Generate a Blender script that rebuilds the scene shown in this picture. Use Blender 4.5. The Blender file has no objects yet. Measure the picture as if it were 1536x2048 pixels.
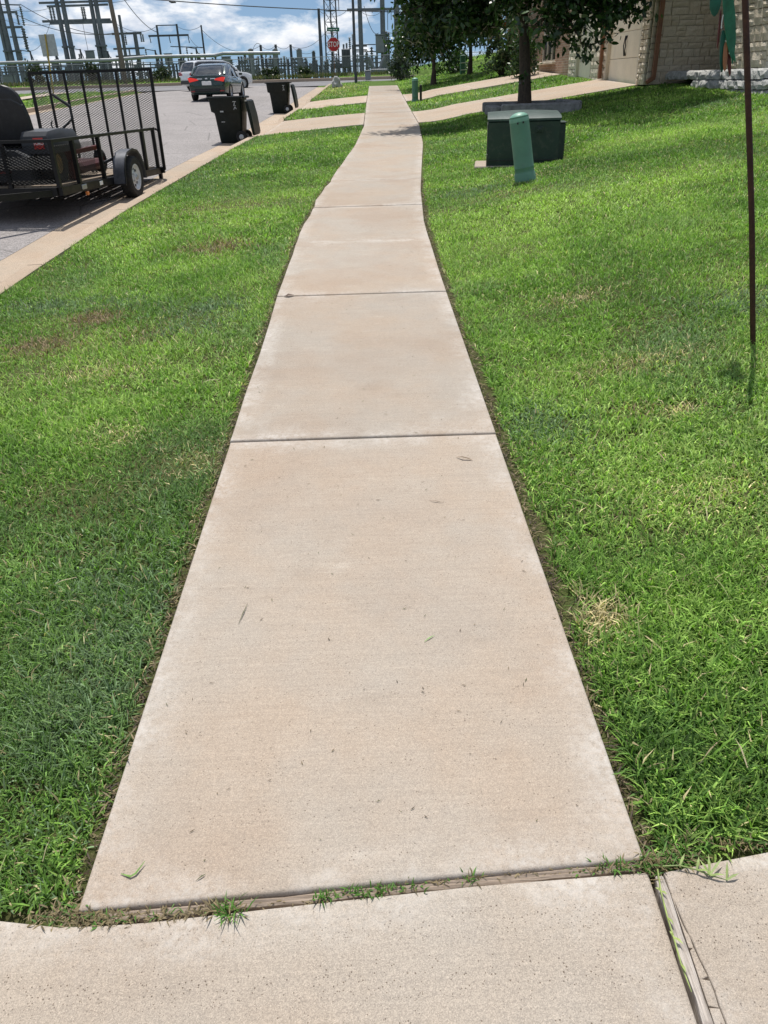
import bpy, bmesh, math, random
import numpy as np
from mathutils import Vector, Matrix
random.seed(7); rng = np.random.default_rng(11)
R = math.radians
scene = bpy.context.scene
COL = scene.collection

# ---------------------------------------------------------------- camera
F_PX, PITCH, ROLL, YAW, EYE = 1538.0, R(29.3), R(1.8), R(0.6), 1.51
fwd = Vector((math.sin(YAW)*math.cos(PITCH), math.cos(YAW)*math.cos(PITCH), -math.sin(PITCH)))
r0 = Vector((math.cos(YAW), -math.sin(YAW), 0)); u0 = r0.cross(fwd)
cr = r0*math.cos(ROLL) - u0*math.sin(ROLL); cu_ = r0*math.sin(ROLL) + u0*math.cos(ROLL)
cam_d = bpy.data.cameras.new('camera'); cam = bpy.data.objects.new('camera', cam_d); COL.objects.link(cam)
cam.matrix_world = Matrix(((cr.x, cu_.x, -fwd.x, 0), (cr.y, cu_.y, -fwd.y, 0), (cr.z, cu_.z, -fwd.z, EYE), (0, 0, 0, 1)))
cam_d.sensor_fit = 'VERTICAL'; cam_d.sensor_height = 24.0; cam_d.lens = 24.0*F_PX/2048
cam_d.clip_start = 0.05; cam_d.clip_end = 6000
scene.camera = cam
def at(px, py, Y):
    """the point at distance Y along the street seen in the direction of a photo pixel"""
    d = cr*((px-768)/F_PX) - cu_*((py-1024)/F_PX) + fwd
    return Vector((0, 0, EYE)) + d*(Y/d.y)

# ---------------------------------------------------------------- sky and sun
SUN_EL, SUN_AZ = R(69), R(-8)
world = bpy.data.worlds.new('World'); scene.world = world; world.use_nodes = True
wn = world.node_tree; wn.nodes.clear()
def wnode(t, **k):
    n = wn.nodes.new(t)
    for a, b in k.items(): setattr(n, a, b)
    return n
wo = wnode('ShaderNodeOutputWorld'); bg = wnode('ShaderNodeBackground')
sky = wnode('ShaderNodeTexSky', sky_type='NISHITA', sun_disc=False, sun_elevation=SUN_EL, sun_rotation=SUN_AZ,
            altitude=200, air_density=1.0, dust_density=0.3, ozone_density=3.0)
tc = wnode('ShaderNodeTexCoord')
# deep clear-air blue behind the clouds: the dome is read a little above each view direction
skv = wnode('ShaderNodeVectorMath', operation='ADD'); wn.links.new(tc.outputs['Generated'], skv.inputs[0]); skv.inputs[1].default_value = (0, 0, .13)
skn = wnode('ShaderNodeVectorMath', operation='NORMALIZE'); wn.links.new(skv.outputs[0], skn.inputs[0]); wn.links.new(skn.outputs[0], sky.inputs[0])
mp = wnode('ShaderNodeMapping'); mp.inputs['Scale'].default_value = (1, 1, 2.3); mp.inputs['Location'].default_value = (0.33, 0.1, 0.04)
wn.links.new(tc.outputs['Generated'], mp.inputs[0])
n1 = wnode('ShaderNodeTexNoise'); n1.inputs['Scale'].default_value = 13.0; n1.inputs['Detail'].default_value = 10; n1.inputs['Roughness'].default_value = 0.58
n1.inputs['Distortion'].default_value = 0.25
wn.links.new(mp.outputs[0], n1.inputs['Vector'])
rm = wnode('ShaderNodeValToRGB'); rm.color_ramp.elements[0].position = 0.45; rm.color_ramp.elements[1].position = 0.60
wn.links.new(n1.outputs['Fac'], rm.inputs[0])
# cloud body: brighter where the puff is thick, greyer in its lower parts
mp2 = wnode('ShaderNodeMapping'); mp2.inputs['Scale'].default_value = (1, 1, 2.3); mp2.inputs['Location'].default_value = (0.33, 0.1, 0.075)
wn.links.new(tc.outputs['Generated'], mp2.inputs[0])
n2 = wnode('ShaderNodeTexNoise'); n2.inputs['Scale'].default_value = 13.0; n2.inputs['Detail'].default_value = 6; n2.inputs['Roughness'].default_value = 0.58
n2.inputs['Distortion'].default_value = 0.25
wn.links.new(mp2.outputs[0], n2.inputs['Vector'])
cr2 = wnode('ShaderNodeValToRGB'); e = cr2.color_ramp.elements
e[0].position = 0.44; e[0].color = (11.5, 11.6, 11.8, 1); e[1].position = 0.64; e[1].color = (6.2, 7.0, 8.4, 1)
wn.links.new(n2.outputs['Fac'], cr2.inputs[0])
tint = wnode('ShaderNodeMix', data_type='RGBA', blend_type='MULTIPLY'); tint.inputs['Factor'].default_value = 1.0
tint.inputs['B'].default_value = (1.02, 1.03, 1.0, 1)
wn.links.new(sky.outputs[0], tint.inputs['A'])
mx = wnode('ShaderNodeMix', data_type='RGBA'); wn.links.new(rm.outputs[0], mx.inputs['Factor'])
wn.links.new(tint.outputs['Result'], mx.inputs['A']); wn.links.new(cr2.outputs[0], mx.inputs['B'])
wn.links.new(mx.outputs['Result'], bg.inputs[0]); bg.inputs[1].default_value = 0.09
wn.links.new(bg.outputs[0], wo.inputs[0])
sl = bpy.data.lights.new('sun', 'SUN'); sl.energy = 4.6; sl.angle = R(0.53); sl.color = (1.0, 0.955, 0.89)
sun = bpy.data.objects.new('sun', sl); COL.objects.link(sun)
sv = Vector((math.sin(SUN_AZ)*math.cos(SUN_EL), math.cos(SUN_AZ)*math.cos(SUN_EL), math.sin(SUN_EL)))
sun.rotation_euler = sv.to_track_quat('Z', 'Y').to_euler(); sun.location = sv*60
vs = scene.view_settings; vs.view_transform = 'Standard'; vs.look = 'None'; vs.exposure = 0.05; vs.gamma = 1.0; vs.use_curve_mapping = False

# ---------------------------------------------------------------- the lie of the land
def tab(t, y): return np.interp(y, [a for a, b in t], [b for a, b in t])
SH = [(0, 0), (6, 0), (8, .02), (10, .12), (12, .27), (15, .5), (18.6, .67), (26, .78), (37, .97), (60, 1.3)]
CU = [(-10, -2.93), (7, -2.93), (10, -2.87), (12, -2.75), (16, -2.5), (19, -2.25), (26, -1.95), (37, -1.65), (60, -1.2)]
BZ = [(-50, -1.75), (0, 0), (37, 1.295), (60, 2.0), (90, 2.1), (200, 1.5), (3000, -10)]
def base(y): return tab(BZ, y)
def shift(y): return tab(SH, y)
def kerb_x(y): return tab(CU, y)
def walk_l(y): return shift(y) - .65
def walk_r(y): return shift(y) + .55
ROADW = 8.7
def T(x, y):
    """height of the finished surface at x (right), y (along the street)"""
    x = np.asarray(x, float); y = np.asarray(y, float)
    b = base(y); c = kerb_x(y); dl = walk_l(y); dr = walk_r(y)
    xr = np.clip(x-dr, 0, 8)
    z = b + .125*xr*np.clip(xr, 0, 1)
    left = (x < dl)
    z = np.where(left, b - .1*np.clip((dl-x)/(dl-c), 0, 1), z)
    # levelled ground round the transformer pad
    k = np.exp(-((x-2.15)/.82)**4-((y-11.35)/.62)**4); z = z*(1-k)+k*.475
    pan = (x < c-.15)
    z = np.where(pan, b-.24, z)
    d = c-.75-x
    road = d > 0
    z = np.where(road, b-.24+.02*np.minimum(np.clip(d, 0, 99), np.clip(ROADW-d, 0, 99)), z)
    far = d > ROADW
    z = np.where(far, b-.1, z)
    return z
def Tz(x, y): return float(T(x, y))

def _h(ix, iy, s):
    n = (ix.astype(np.int64)*374761393 + iy.astype(np.int64)*668265263 + s*974711) & 0x7fffffff
    n = ((n ^ (n >> 13))*1274126177) & 0x7fffffff
    return ((n ^ (n >> 16)) & 0xffff)/65535.0
def vnoise(x, y, sc, s=0):
    x = np.asarray(x, float)/sc; y = np.asarray(y, float)/sc
    ix = np.floor(x); iy = np.floor(y); fx = x-ix; fy = y-iy
    fx = fx*fx*(3-2*fx); fy = fy*fy*(3-2*fy)
    a = _h(ix, iy, s); b = _h(ix+1, iy, s); c = _h(ix, iy+1, s); d = _h(ix+1, iy+1, s)
    return (a*(1-fx)+b*fx)*(1-fy) + (c*(1-fx)+d*fx)*fy

# ---------------------------------------------------------------- materials
def newmat(name):
    m = bpy.data.materials.new(name); m.use_nodes = True; nt = m.node_tree; nt.nodes.clear()
    o = nt.nodes.new('ShaderNodeOutputMaterial'); p = nt.nodes.new('ShaderNodeBsdfPrincipled')
    nt.links.new(p.outputs[0], o.inputs[0])
    return m, nt, p, o
def nd(nt, t, ins=None, **k):
    n = nt.nodes.new(t)
    for a, b in k.items(): setattr(n, a, b)
    for a, b in (ins or {}).items():
        if isinstance(b, bpy.types.NodeSocket): nt.links.new(b, n.inputs[a])
        else: n.inputs[a].default_value = b
    return n
def rgba(c): return (c[0], c[1], c[2], 1)
def mixc(nt, fac, a, b, bt='MIX'):
    n = nt.nodes.new('ShaderNodeMix'); n.data_type = 'RGBA'; n.blend_type = bt
    for key, v in (('Factor', fac), ('A', a), ('B', b)):
        if isinstance(v, bpy.types.NodeSocket): nt.links.new(v, n.inputs[key])
        else: n.inputs[key].default_value = v if key == 'Factor' else (rgba(v) if len(v) == 3 else v)
    return n.outputs['Result']
def ramp(nt, fac, p0, p1, c0=(0, 0, 0), c1=(1, 1, 1)):
    n = nt.nodes.new('ShaderNodeValToRGB'); nt.links.new(fac, n.inputs[0])
    n.color_ramp.elements[0].position = p0; n.color_ramp.elements[1].position = p1
    n.color_ramp.elements[0].color = rgba(c0); n.color_ramp.elements[1].color = rgba(c1)
    return n.outputs[0]
def bump(nt, p, h, strength=.3, dist=.01):
    b = nd(nt, 'ShaderNodeBump', {'Height': h, 'Strength': strength, 'Distance': dist})
    nt.links.new(b.outputs[0], p.inputs['Normal'])
def wpos(nt): return nt.nodes.new('ShaderNodeNewGeometry').outputs['Position']
def opos(nt): return nt.nodes.new('ShaderNodeTexCoord').outputs['Object']
def noise(nt, vec, sc, det=4, rough=.55):
    n = nd(nt, 'ShaderNodeTexNoise', {'Scale': sc, 'Detail': det, 'Roughness': rough}); nt.links.new(vec, n.inputs['Vector']); return n.outputs['Fac']
def voro(nt, vec, sc, out='Distance', feature='F1'):
    n = nd(nt, 'ShaderNodeTexVoronoi', {'Scale': sc}, feature=feature); nt.links.new(vec, n.inputs['Vector']); return n.outputs[out]
def math_(nt, op, a, b=0.0):
    n = nt.nodes.new('ShaderNodeMath'); n.operation = op
    for i, v in enumerate((a, b)):
        if isinstance(v, bpy.types.NodeSocket): nt.links.new(v, n.inputs[i])
        else: n.inputs[i].default_value = v
    return n.outputs[0]
def pmat(name, col, rough=.5, metal=0.0, var=.25, sc=6.0, dirt=None, dirt_amt=.35, bmp=0.0, bsc=60, spec=.5, coat=0.0, trans=0.0):
    """painted / plastic / metal surface with uneven colour, grime and a little relief"""
    m, nt, p, o = newmat(name); v = opos(nt)
    n = noise(nt, v, sc, 6)
    dark = tuple(c*(1-var) for c in col); lite = tuple(min(1, c*(1+var)) for c in col)
    c = mixc(nt, ramp(nt, n, .3, .7), dark, lite)
    if dirt:
        d = ramp(nt, noise(nt, v, sc*2.7, 8, .65), .5, .72)
        c = mixc(nt, math_(nt, 'MULTIPLY', d, dirt_amt), c, dirt)
    nt.links.new(c, p.inputs['Base Color'])
    rr = nd(nt, 'ShaderNodeMapRange', {'Value': noise(nt, v, sc*1.7, 5), 'To Min': max(.02, rough-.1), 'To Max': min(1, rough+.14)})
    nt.links.new(rr.outputs[0], p.inputs['Roughness'])
    p.inputs['Metallic'].default_value = metal; p.inputs['Specular IOR Level'].default_value = spec
    if coat: p.inputs['Coat Weight'].default_value = coat; p.inputs['Coat Roughness'].default_value = .05
    if bmp: bump(nt, p, noise(nt, v, bsc, 4), bmp, .004)
    return m
def concrete(name, tan, grey, speck=1.0, vsc=230, edge=True, pits=.13):
    m, nt, p, o = newmat(name); v = wpos(nt)
    big = ramp(nt, noise(nt, v, 1.5, 5, .6), .40, .60)
    mid = ramp(nt, noise(nt, v, 7, 6, .65), .3, .72)
    c = mixc(nt, big, tan, grey)
    c = mixc(nt, math_(nt, 'MULTIPLY', mid, .35), c, tuple(x*1.16 for x in grey))
    # pale efflorescence streaks
    st = ramp(nt, noise(nt, nd(nt, 'ShaderNodeMapping', {'Vector': v, 'Scale': (3, 9, 3)}).outputs[0], 1.6, 7, .7), .6, .74)
    c = mixc(nt, math_(nt, 'MULTIPLY', st, .32), c, (.62, .58, .52))
    # dull stains
    sn = ramp(nt, noise(nt, v, 3.1, 6, .6), .58, .78)
    c = mixc(nt, math_(nt, 'MULTIPLY', sn, .4), c, tuple(x*.70 for x in tan))
    s2 = ramp(nt, noise(nt, nd(nt, 'ShaderNodeMapping', {'Vector': v, 'Location': (7, 3, 0)}).outputs[0], 1.1, 4, .55), .48, .7)
    c = mixc(nt, math_(nt, 'MULTIPLY', s2, .55), c, (tan[0]*.86, tan[1]*.80, tan[2]*.76))
    # sand grains and pits, two sizes, uneven in density
    dens = ramp(nt, noise(nt, v, 2.3, 4), .3, .7)
    vc = nd(nt, 'ShaderNodeTexVoronoi', {'Scale': vsc}); nt.links.new(v, vc.inputs['Vector'])
    sep = nd(nt, 'ShaderNodeSeparateColor', {'Color': vc.outputs['Color']})
    thr = math_(nt, 'MULTIPLY', math_(nt, 'ADD', dens, .25), pits)
    pit = math_(nt, 'MULTIPLY', math_(nt, 'LESS_THAN', sep.outputs[0], thr), math_(nt, 'LESS_THAN', vc.outputs['Distance'], math_(nt, 'MULTIPLY', sep.outputs[2], .5)))
    c = mixc(nt, math_(nt, 'MULTIPLY', pit, .62*speck), c, (.10, .075, .055))
    vc2 = nd(nt, 'ShaderNodeTexVoronoi', {'Scale': vsc*1.9}); nt.links.new(v, vc2.inputs['Vector'])
    sep2 = nd(nt, 'ShaderNodeSeparateColor', {'Color': vc2.outputs['Color']})
    c = mixc(nt, .20*speck, c, mixc(nt, sep2.outputs[0], (.10, .08, .06), (.90, .84, .76)), 'OVERLAY')
    lit = math_(nt, 'MULTIPLY', math_(nt, 'GREATER_THAN', sep2.outputs[1], .86), math_(nt, 'LESS_THAN', vc2.outputs['Distance'], .45))
    c = mixc(nt, math_(nt, 'MULTIPLY', lit, .30*speck), c, (.70, .63, .53))
    # broom strokes across the path, and each pour a little different
    br = noise(nt, nd(nt, 'ShaderNodeMapping', {'Vector': v, 'Scale': (5, 150, 5)}).outputs[0], 1.0, 5, .7)
    c = mixc(nt, .16, c, ramp(nt, br, .3, .7, (.25, .22, .19), (.68, .64, .6)), 'OVERLAY')
    inf = nd(nt, 'ShaderNodeObjectInfo')
    pour = nd(nt, 'ShaderNodeMapRange', {'Value': inf.outputs['Random'], 'To Min': .92, 'To Max': 1.05})
    pc = nd(nt, 'ShaderNodeCombineColor', {0: pour.outputs[0], 1: pour.outputs[0], 2: pour.outputs[0]})
    c = mixc(nt, 1.0, c, pc.outputs[0], 'MULTIPLY')
    fine = noise(nt, v, 420, 3, .7)
    c = mixc(nt, .34, c, ramp(nt, fine, .25, .75, (.14, .12, .10), (.72, .68, .62)), 'OVERLAY')
    if edge:
        a = nd(nt, 'ShaderNodeAttribute', attribute_name='edge')
        wob = math_(nt, 'ADD', a.outputs['Fac'], math_(nt, 'MULTIPLY', math_(nt, 'SUBTRACT', noise(nt, v, 22, 5), .5), .06))
        band = ramp(nt, wob, .015, .12, (1, 1, 1), (0, 0, 0))
        bl = math_(nt, 'MULTIPLY', band, math_(nt, 'MULTIPLY', math_(nt, 'MULTIPLY', ramp(nt, noise(nt, v, 4, 5, .65), .40, .62), ramp(nt, noise(nt, v, 45, 5, .7), .3, .6)), .6))
        c = mixc(nt, bl, c, (.60, .57, .53))
    nt.links.new(c, p.inputs['Base Color']); p.inputs['Roughness'].default_value = .88; p.inputs['Specular IOR Level'].default_value = .25
    h = math_(nt, 'ADD', fine, math_(nt, 'MULTIPLY', pit, -1.2*speck))
    bump(nt, p, h, .35, .003)
    return m
M = {}
M['walk'] = concrete('walk concrete', (.398, .336, .278), (.380, .350, .314), 1.0, 230, True, .08)
M['apron'] = concrete('apron concrete', (.385, .340, .292), (.378, .350, .316), 1.3, 270, True, .17)
M['drive'] = concrete('drive concrete', (.46, .375, .295), (.43, .375, .315))
M['kerb'] = concrete('kerb concrete', (.44, .36, .285), (.40, .345, .285), 1.2, 160, False)
M['padc'] = concrete('pad concrete', (.44, .38, .32), (.42, .38, .33), 1.0, 160, False)
def asphalt():
    m, nt, p, o = newmat('worn asphalt'); v = wpos(nt)
    c = mixc(nt, ramp(nt, noise(nt, v, .55, 5, .6), .35, .65), (.305, .285, .28), (.255, .24, .235))
    vc = nd(nt, 'ShaderNodeTexVoronoi', {'Scale': 75}); nt.links.new(v, vc.inputs['Vector'])
    c = mixc(nt, .5, c, mixc(nt, nd(nt, 'ShaderNodeSeparateColor', {'Color': vc.outputs['Color']}).outputs[0], (.12, .115, .11), (.78, .76, .74)), 'OVERLAY')
    # tyre polish and old cracks
    cr_ = voro(nt, nd(nt, 'ShaderNodeVectorMath', {0: v, 1: nd(nt, 'ShaderNodeTexNoise', {'Scale': 1.3}).outputs['Color']}, operation='ADD').outputs[0], .55, 'Distance', 'DISTANCE_TO_EDGE')
    c = mixc(nt, math_(nt, 'MULTIPLY', ramp(nt, cr_, .0, .012, (1, 1, 1), (0, 0, 0)), .55), c, (.07, .065, .06))
    pt = ramp(nt, noise(nt, v, .23, 3), .6, .7)
    c = mixc(nt, math_(nt, 'MULTIPLY', pt, .3), c, (.2, .19, .19))
    nt.links.new(c, p.inputs['Base Color']); p.inputs['Roughness'].default_value = .85; p.inputs['Specular IOR Level'].default_value = .3
    bump(nt, p, vc.outputs['Distance'], .4, .006)
    return m
M['asphalt'] = asphalt()
def soil():
    m, nt, p, o = newmat('soil and thatch'); v = wpos(nt)
    c = mixc(nt, ramp(nt, noise(nt, v, 35, 6, .7), .3, .7), (.038, .025, .016), (.12, .085, .055))
    c = mixc(nt, math_(nt, 'MULTIPLY', ramp(nt, noise(nt, v, 130, 4, .7), .52, .66), .5), c, (.30, .24, .14))
    # sown with low green growth away from the path, fully green far off
    g = ramp(nt, noise(nt, v, 9, 6, .7), .38, .62)
    sy = nd(nt, 'ShaderNodeSeparateXYZ', {0: v})
    farf = nd(nt, 'ShaderNodeMapRange', {'Value': sy.outputs[1], 'From Min': 4, 'From Max': 25, 'To Min': .3, 'To Max': 1.0})
    gc = mixc(nt, noise(nt, v, .5, 5), (.055, .115, .018), (.11, .19, .035))
    c = mixc(nt, math_(nt, 'MULTIPLY', g, .35), c, gc)
    c = mixc(nt, math_(nt, 'MULTIPLY', farf.outputs[0], .8), c, gc)
    nt.links.new(c, p.inputs['Base Color']); p.inputs['Roughness'].default_value = .95; p.inputs['Specular IOR Level'].default_value = .1
    bump(nt, p, noise(nt, v, 70, 5, .7), .8, .02)
    return m
M['soil'] = soil()
def leafmat(name, trans=.35, rough=.5, gain=1.0, spec=.35):
    m, nt, p, o = newmat(name)
    a = nd(nt, 'ShaderNodeAttribute', attribute_name='Col')
    nt.links.new(a.outputs['Color'], p.inputs['Base Color'])
    p.inputs['Roughness'].default_value = rough; p.inputs['Specular IOR Level'].default_value = spec
    t = nd(nt, 'ShaderNodeBsdfTranslucent')
    tcol = mixc(nt, 1.0, a.outputs['Color'], (1.0, 1.25, .55), 'MULTIPLY'); nt.links.new(tcol, t.inputs[0])
    mxs = nd(nt, 'ShaderNodeMixShader', {0: trans}); nt.links.new(p.outputs[0], mxs.inputs[1]); nt.links.new(t.outputs[0], mxs.inputs[2])
    nt.links.new(mxs.outputs[0], o.inputs[0])
    return m
M['grass'] = leafmat('grass blades', .3, .55, spec=.28)
M['leaf'] = leafmat('oak leaves', .22, .38, spec=.5)
M['wood'] = None
def woodmat(name, a, b, axis_scale=(4, 90, 90)):
    m, nt, p, o = newmat(name); v = opos(nt)
    mpv = nd(nt, 'ShaderNodeMapping', {'Vector': v, 'Scale': axis_scale}).outputs[0]
    n = noise(nt, mpv, 2.0, 8, .65)
    c = mixc(nt, ramp(nt, n, .3, .7), a, b)
    c = mixc(nt, math_(nt, 'MULTIPLY', ramp(nt, noise(nt, v, 30, 5), .5, .7), .4), c, tuple(x*.4 for x in a))
    nt.links.new(c, p.inputs['Base Color']); p.inputs['Roughness'].default_value = .85
    bump(nt, p, n, .7, .004)
    return m
M['joint'] = woodmat('weathered joint board', (.17, .125, .09), (.42, .34, .27), (5, 190, 90))
M['joint2'] = woodmat('sun-bleached joint board', (.24, .20, .165), (.66, .60, .54), (190, 5, 90))
M['plank'] = woodmat('trailer plank', (.16, .12, .085), (.33, .26, .19), (60, 4, 60))
M['polewood'] = woodmat('utility pole wood', (.12, .095, .075), (.27, .22, .18), (25, 25, 1.5))
M['bark'] = woodmat('bark', (.03, .022, .016), (.095, .07, .05), (18, 18, 4))

# ---------------------------------------------------------------- builders
class MB:
    def __init__(s): s.v = []; s.f = []; s.m = []
    def add(s, vs_, fs, mi=0):
        k = len(s.v); s.v += [tuple(x) for x in vs_]
        for f in fs: s.f.append(tuple(i+k for i in f)); s.m.append(mi)
        return s
    def box(s, c, d, rot=None, mi=0, bev=0.0):
        hx, hy, hz = d[0]/2, d[1]/2, d[2]/2
        if bev <= 0:
            pts = [Vector((x*hx, y*hy, z*hz)) for z in (-1, 1) for y in (-1, 1) for x in (-1, 1)]
            fs = [(0, 2, 3, 1), (4, 5, 7, 6), (0, 1, 5, 4), (2, 6, 7, 3), (0, 4, 6, 2), (1, 3, 7, 5)]
        else:
            b = min(bev, hx*.9, hy*.9, hz*.9); pts = []; idx = {}
            for z in (-1, 1):
                for y in (-1, 1):
                    for x in (-1, 1):
                        idx[(x, y, z)] = len(pts)
                        pts += [Vector((x*hx, y*(hy-b), z*(hz-b))), Vector((x*(hx-b), y*hy, z*(hz-b))), Vector((x*(hx-b), y*(hy-b), z*hz))]
            fs = []
            for x in (-1, 1): fs.append([idx[(x, a, b_)]+0 for a, b_ in ((-1, -1), (1, -1), (1, 1), (-1, 1))][::x])
            for y in (-1, 1): fs.append([idx[(a, y, b_)]+1 for a, b_ in ((-1, -1), (1, -1), (1, 1), (-1, 1))][::-y])
            for z in (-1, 1): fs.append([idx[(a, b_, z)]+2 for a, b_ in ((-1, -1), (1, -1), (1, 1), (-1, 1))][::z])
            for y in (-1, 1):
                for z in (-1, 1):
                    q = [idx[(-1, y, z)]+1, idx[(1, y, z)]+1, idx[(1, y, z)]+2, idx[(-1, y, z)]+2]; fs.append(q[::-y*z])
            for x in (-1, 1):
                for z in (-1, 1):
                    q = [idx[(x, -1, z)]+0, idx[(x, 1, z)]+0, idx[(x, 1, z)]+2, idx[(x, -1, z)]+2]; fs.append(q[::x*z])
            for x in (-1, 1):
                for y in (-1, 1):
                    q = [idx[(x, y, -1)]+0, idx[(x, y, 1)]+0, idx[(x, y, 1)]+1, idx[(x, y, -1)]+1]; fs.append(q[::-x*y])
            for k, i in idx.items():
                q = [i, i+1, i+2]; fs.append(q[::k[0]*k[1]*k[2]])
        M3 = rot if rot is not None else Matrix.Identity(3)
        c = Vector(c); return s.add([M3 @ p + c for p in pts], fs, mi)
    def path(s, pts, rad, n=8, mi=0, cap=True):
        pts = [Vector(p) for p in pts]
        if not hasattr(rad, '__len__'): rad = [rad]*len(pts)
        rings = []; k = len(s.v); ref = None
        for i, p in enumerate(pts):
            d = (pts[min(i+1, len(pts)-1)] - pts[max(i-1, 0)]).normalized()
            if ref is None: ref = Vector((0, 0, 1)) if abs(d.z) < .9 else Vector((1, 0, 0))
            a = d.cross(ref).normalized(); b = a.cross(d).normalized(); ref = b
            for j in range(n):
                t = 2*math.pi*j/n; s.v.append(tuple(p + (a*math.cos(t) + b*math.sin(t))*rad[i]))
        for i in range(len(pts)-1):
            for j in range(n):
                q = (k+i*n+j, k+i*n+(j+1) % n, k+(i+1)*n+(j+1) % n, k+(i+1)*n+j); s.f.append(q[::-1]); s.m.append(mi)
        if cap:
            s.f.append(tuple(k+j for j in range(n))); s.m.append(mi)
            s.f.append(tuple(k+(len(pts)-1)*n+j for j in range(n))[::-1]); s.m.append(mi)
        return s
    def tube(s, a, b, r, r2=None, n=8, mi=0): return s.path([a, b], [r, r if r2 is None else r2], n, mi)
    def bar(s, a, b, w, h, mi=0):
        """square section bar from a to b"""
        a = Vector(a); b = Vector(b); d = b-a; L = d.length
        q = d.to_track_quat('Y', 'Z').to_matrix()
        return s.box((a+b)/2, (w, L, h), q, mi)
    def lathe(s, prof, n=16, M4=None, mi=0, caps=True):
        if not caps: prof = list(prof)+[prof[0]]
        k = len(s.v); M4 = M4 or Matrix.Identity(4)
        for r, z in prof:
            for j in range(n):
                t = 2*math.pi*j/n; s.v.append(tuple(M4 @ Vector((r*math.cos(t), r*math.sin(t), z))))
        for i in range(len(prof)-1):
            for j in range(n): s.f.append((k+i*n+j, k+i*n+(j+1) % n, k+(i+1)*n+(j+1) % n, k+(i+1)*n+j)); s.m.append(mi)
        if caps:
            s.f.append(tuple(k+j for j in range(n))[::-1]); s.m.append(mi)
            s.f.append(tuple(k+(len(prof)-1)*n+j for j in range(n))); s.m.append(mi)
        return s
    def prism(s, poly, M4, depth, mi=0):
        """2D polygon (ccw) extruded by depth along local z, placed by M4"""
        n = len(poly); vs_ = [M4 @ Vector((x, y, 0)) for x, y in poly] + [M4 @ Vector((x, y, depth)) for x, y in poly]
        fs = [tuple(range(n))[::-1], tuple(range(n, 2*n))] + [(i, (i+1) % n, n+(i+1) % n, n+i) for i in range(n)]
        return s.add(vs_, fs, mi)
    def loft(s, rings, mi=0, close=True, caps=True):
        k = len(s.v); n = len(rings[0])
        for r in rings: s.v += [tuple(p) for p in r]
        for i in range(len(rings)-1):
            for j in range(n if close else n-1):
                s.f.append((k+i*n+j, k+i*n+(j+1) % n, k+(i+1)*n+(j+1) % n, k+(i+1)*n+j)); s.m.append(mi)
        if caps:
            s.f.append(tuple(k+j for j in range(n))[::-1]); s.m.append(mi); s.f.append(tuple(k+(len(rings)-1)*n+j for j in range(n))); s.m.append(mi)
        return s
    def build(s, name, mats, parent=None, smooth=False, loc=None):
        me = bpy.data.meshes.new(name); me.from_pydata(s.v, [], s.f)
        for m in (mats if isinstance(mats, (list, tuple)) else [mats]): me.materials.append(m)
        if any(s.m): me.polygons.foreach_set('material_index', s.m)
        bm = bmesh.new(); bm.from_mesh(me); bmesh.ops.recalc_face_normals(bm, faces=bm.faces); bm.to_mesh(me); bm.free()
        if smooth:
            me.polygons.foreach_set('use_smooth', [True]*len(me.polygons))
            try: me.set_sharp_from_angle(angle=R(40))
            except Exception: pass
        me.update()
        o = bpy.data.objects.new(name, me); COL.objects.link(o)
        if parent: o.parent = parent
        if loc is not None: o.location = loc
        return o
def link(name, me, parent=None, loc=None):
    o = bpy.data.objects.new(name, me); COL.objects.link(o); o.parent = parent
    if loc is not None: o.location = loc
    return o
def thing(name, label, cat, loc=(0, 0, 0), rotz=0.0, group=None):
    o = bpy.data.objects.new(name, None); COL.objects.link(o); o.location = loc; o.rotation_euler = (0, 0, rotz)
    o.empty_display_size = .2
    return tag(o, label, cat, group)
def tag(o, label=None, cat=None, group=None, kind=None):
    if label: o['label'] = label
    if cat: o['category'] = cat
    if group: o['group'] = group
    if kind: o['kind'] = kind
    return o
def fast_tris(name, verts, tris, mat, cols=None, smooth=False):
    me = bpy.data.meshes.new(name); nv = len(verts); nt_ = len(tris)
    me.vertices.add(nv); me.vertices.foreach_set('co', np.ascontiguousarray(verts, np.float32).ravel())
    me.loops.add(nt_*3); me.loops.foreach_set('vertex_index', np.ascontiguousarray(tris, np.int32).ravel())
    me.polygons.add(nt_); me.polygons.foreach_set('loop_start', np.arange(0, nt_*3, 3, dtype=np.int32))
    try: me.polygons.foreach_set('loop_total', np.full(nt_, 3, np.int32))
    except Exception: pass
    if cols is not None:
        a = me.color_attributes.new('Col', 'FLOAT_COLOR', 'POINT')
        c4 = np.ones((nv, 4), np.float32); c4[:, :3] = cols; a.data.foreach_set('color', c4.ravel())
    me.materials.append(mat); me.update(calc_edges=True); me.validate()
    if smooth: me.polygons.foreach_set('use_smooth', [True]*nt_)
    return me
def textmesh(txt, size, mat, depth=.004):
    cu = bpy.data.curves.new('txt', 'FONT'); cu.body = txt; cu.size = size; cu.extrude = depth/2; cu.align_x = 'CENTER'; cu.align_y = 'CENTER'; cu.resolution_u = 3
    cu.offset = size*.012
    o = bpy.data.objects.new('txt', cu); COL.objects.link(o)
    bpy.context.view_layer.update()
    me = bpy.data.meshes.new_from_object(o.evaluated_get(bpy.context.evaluated_depsgraph_get()))
    bpy.data.objects.remove(o); bpy.data.curves.remove(cu)
    me.materials.clear(); me.materials.append(mat)
    return me

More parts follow.
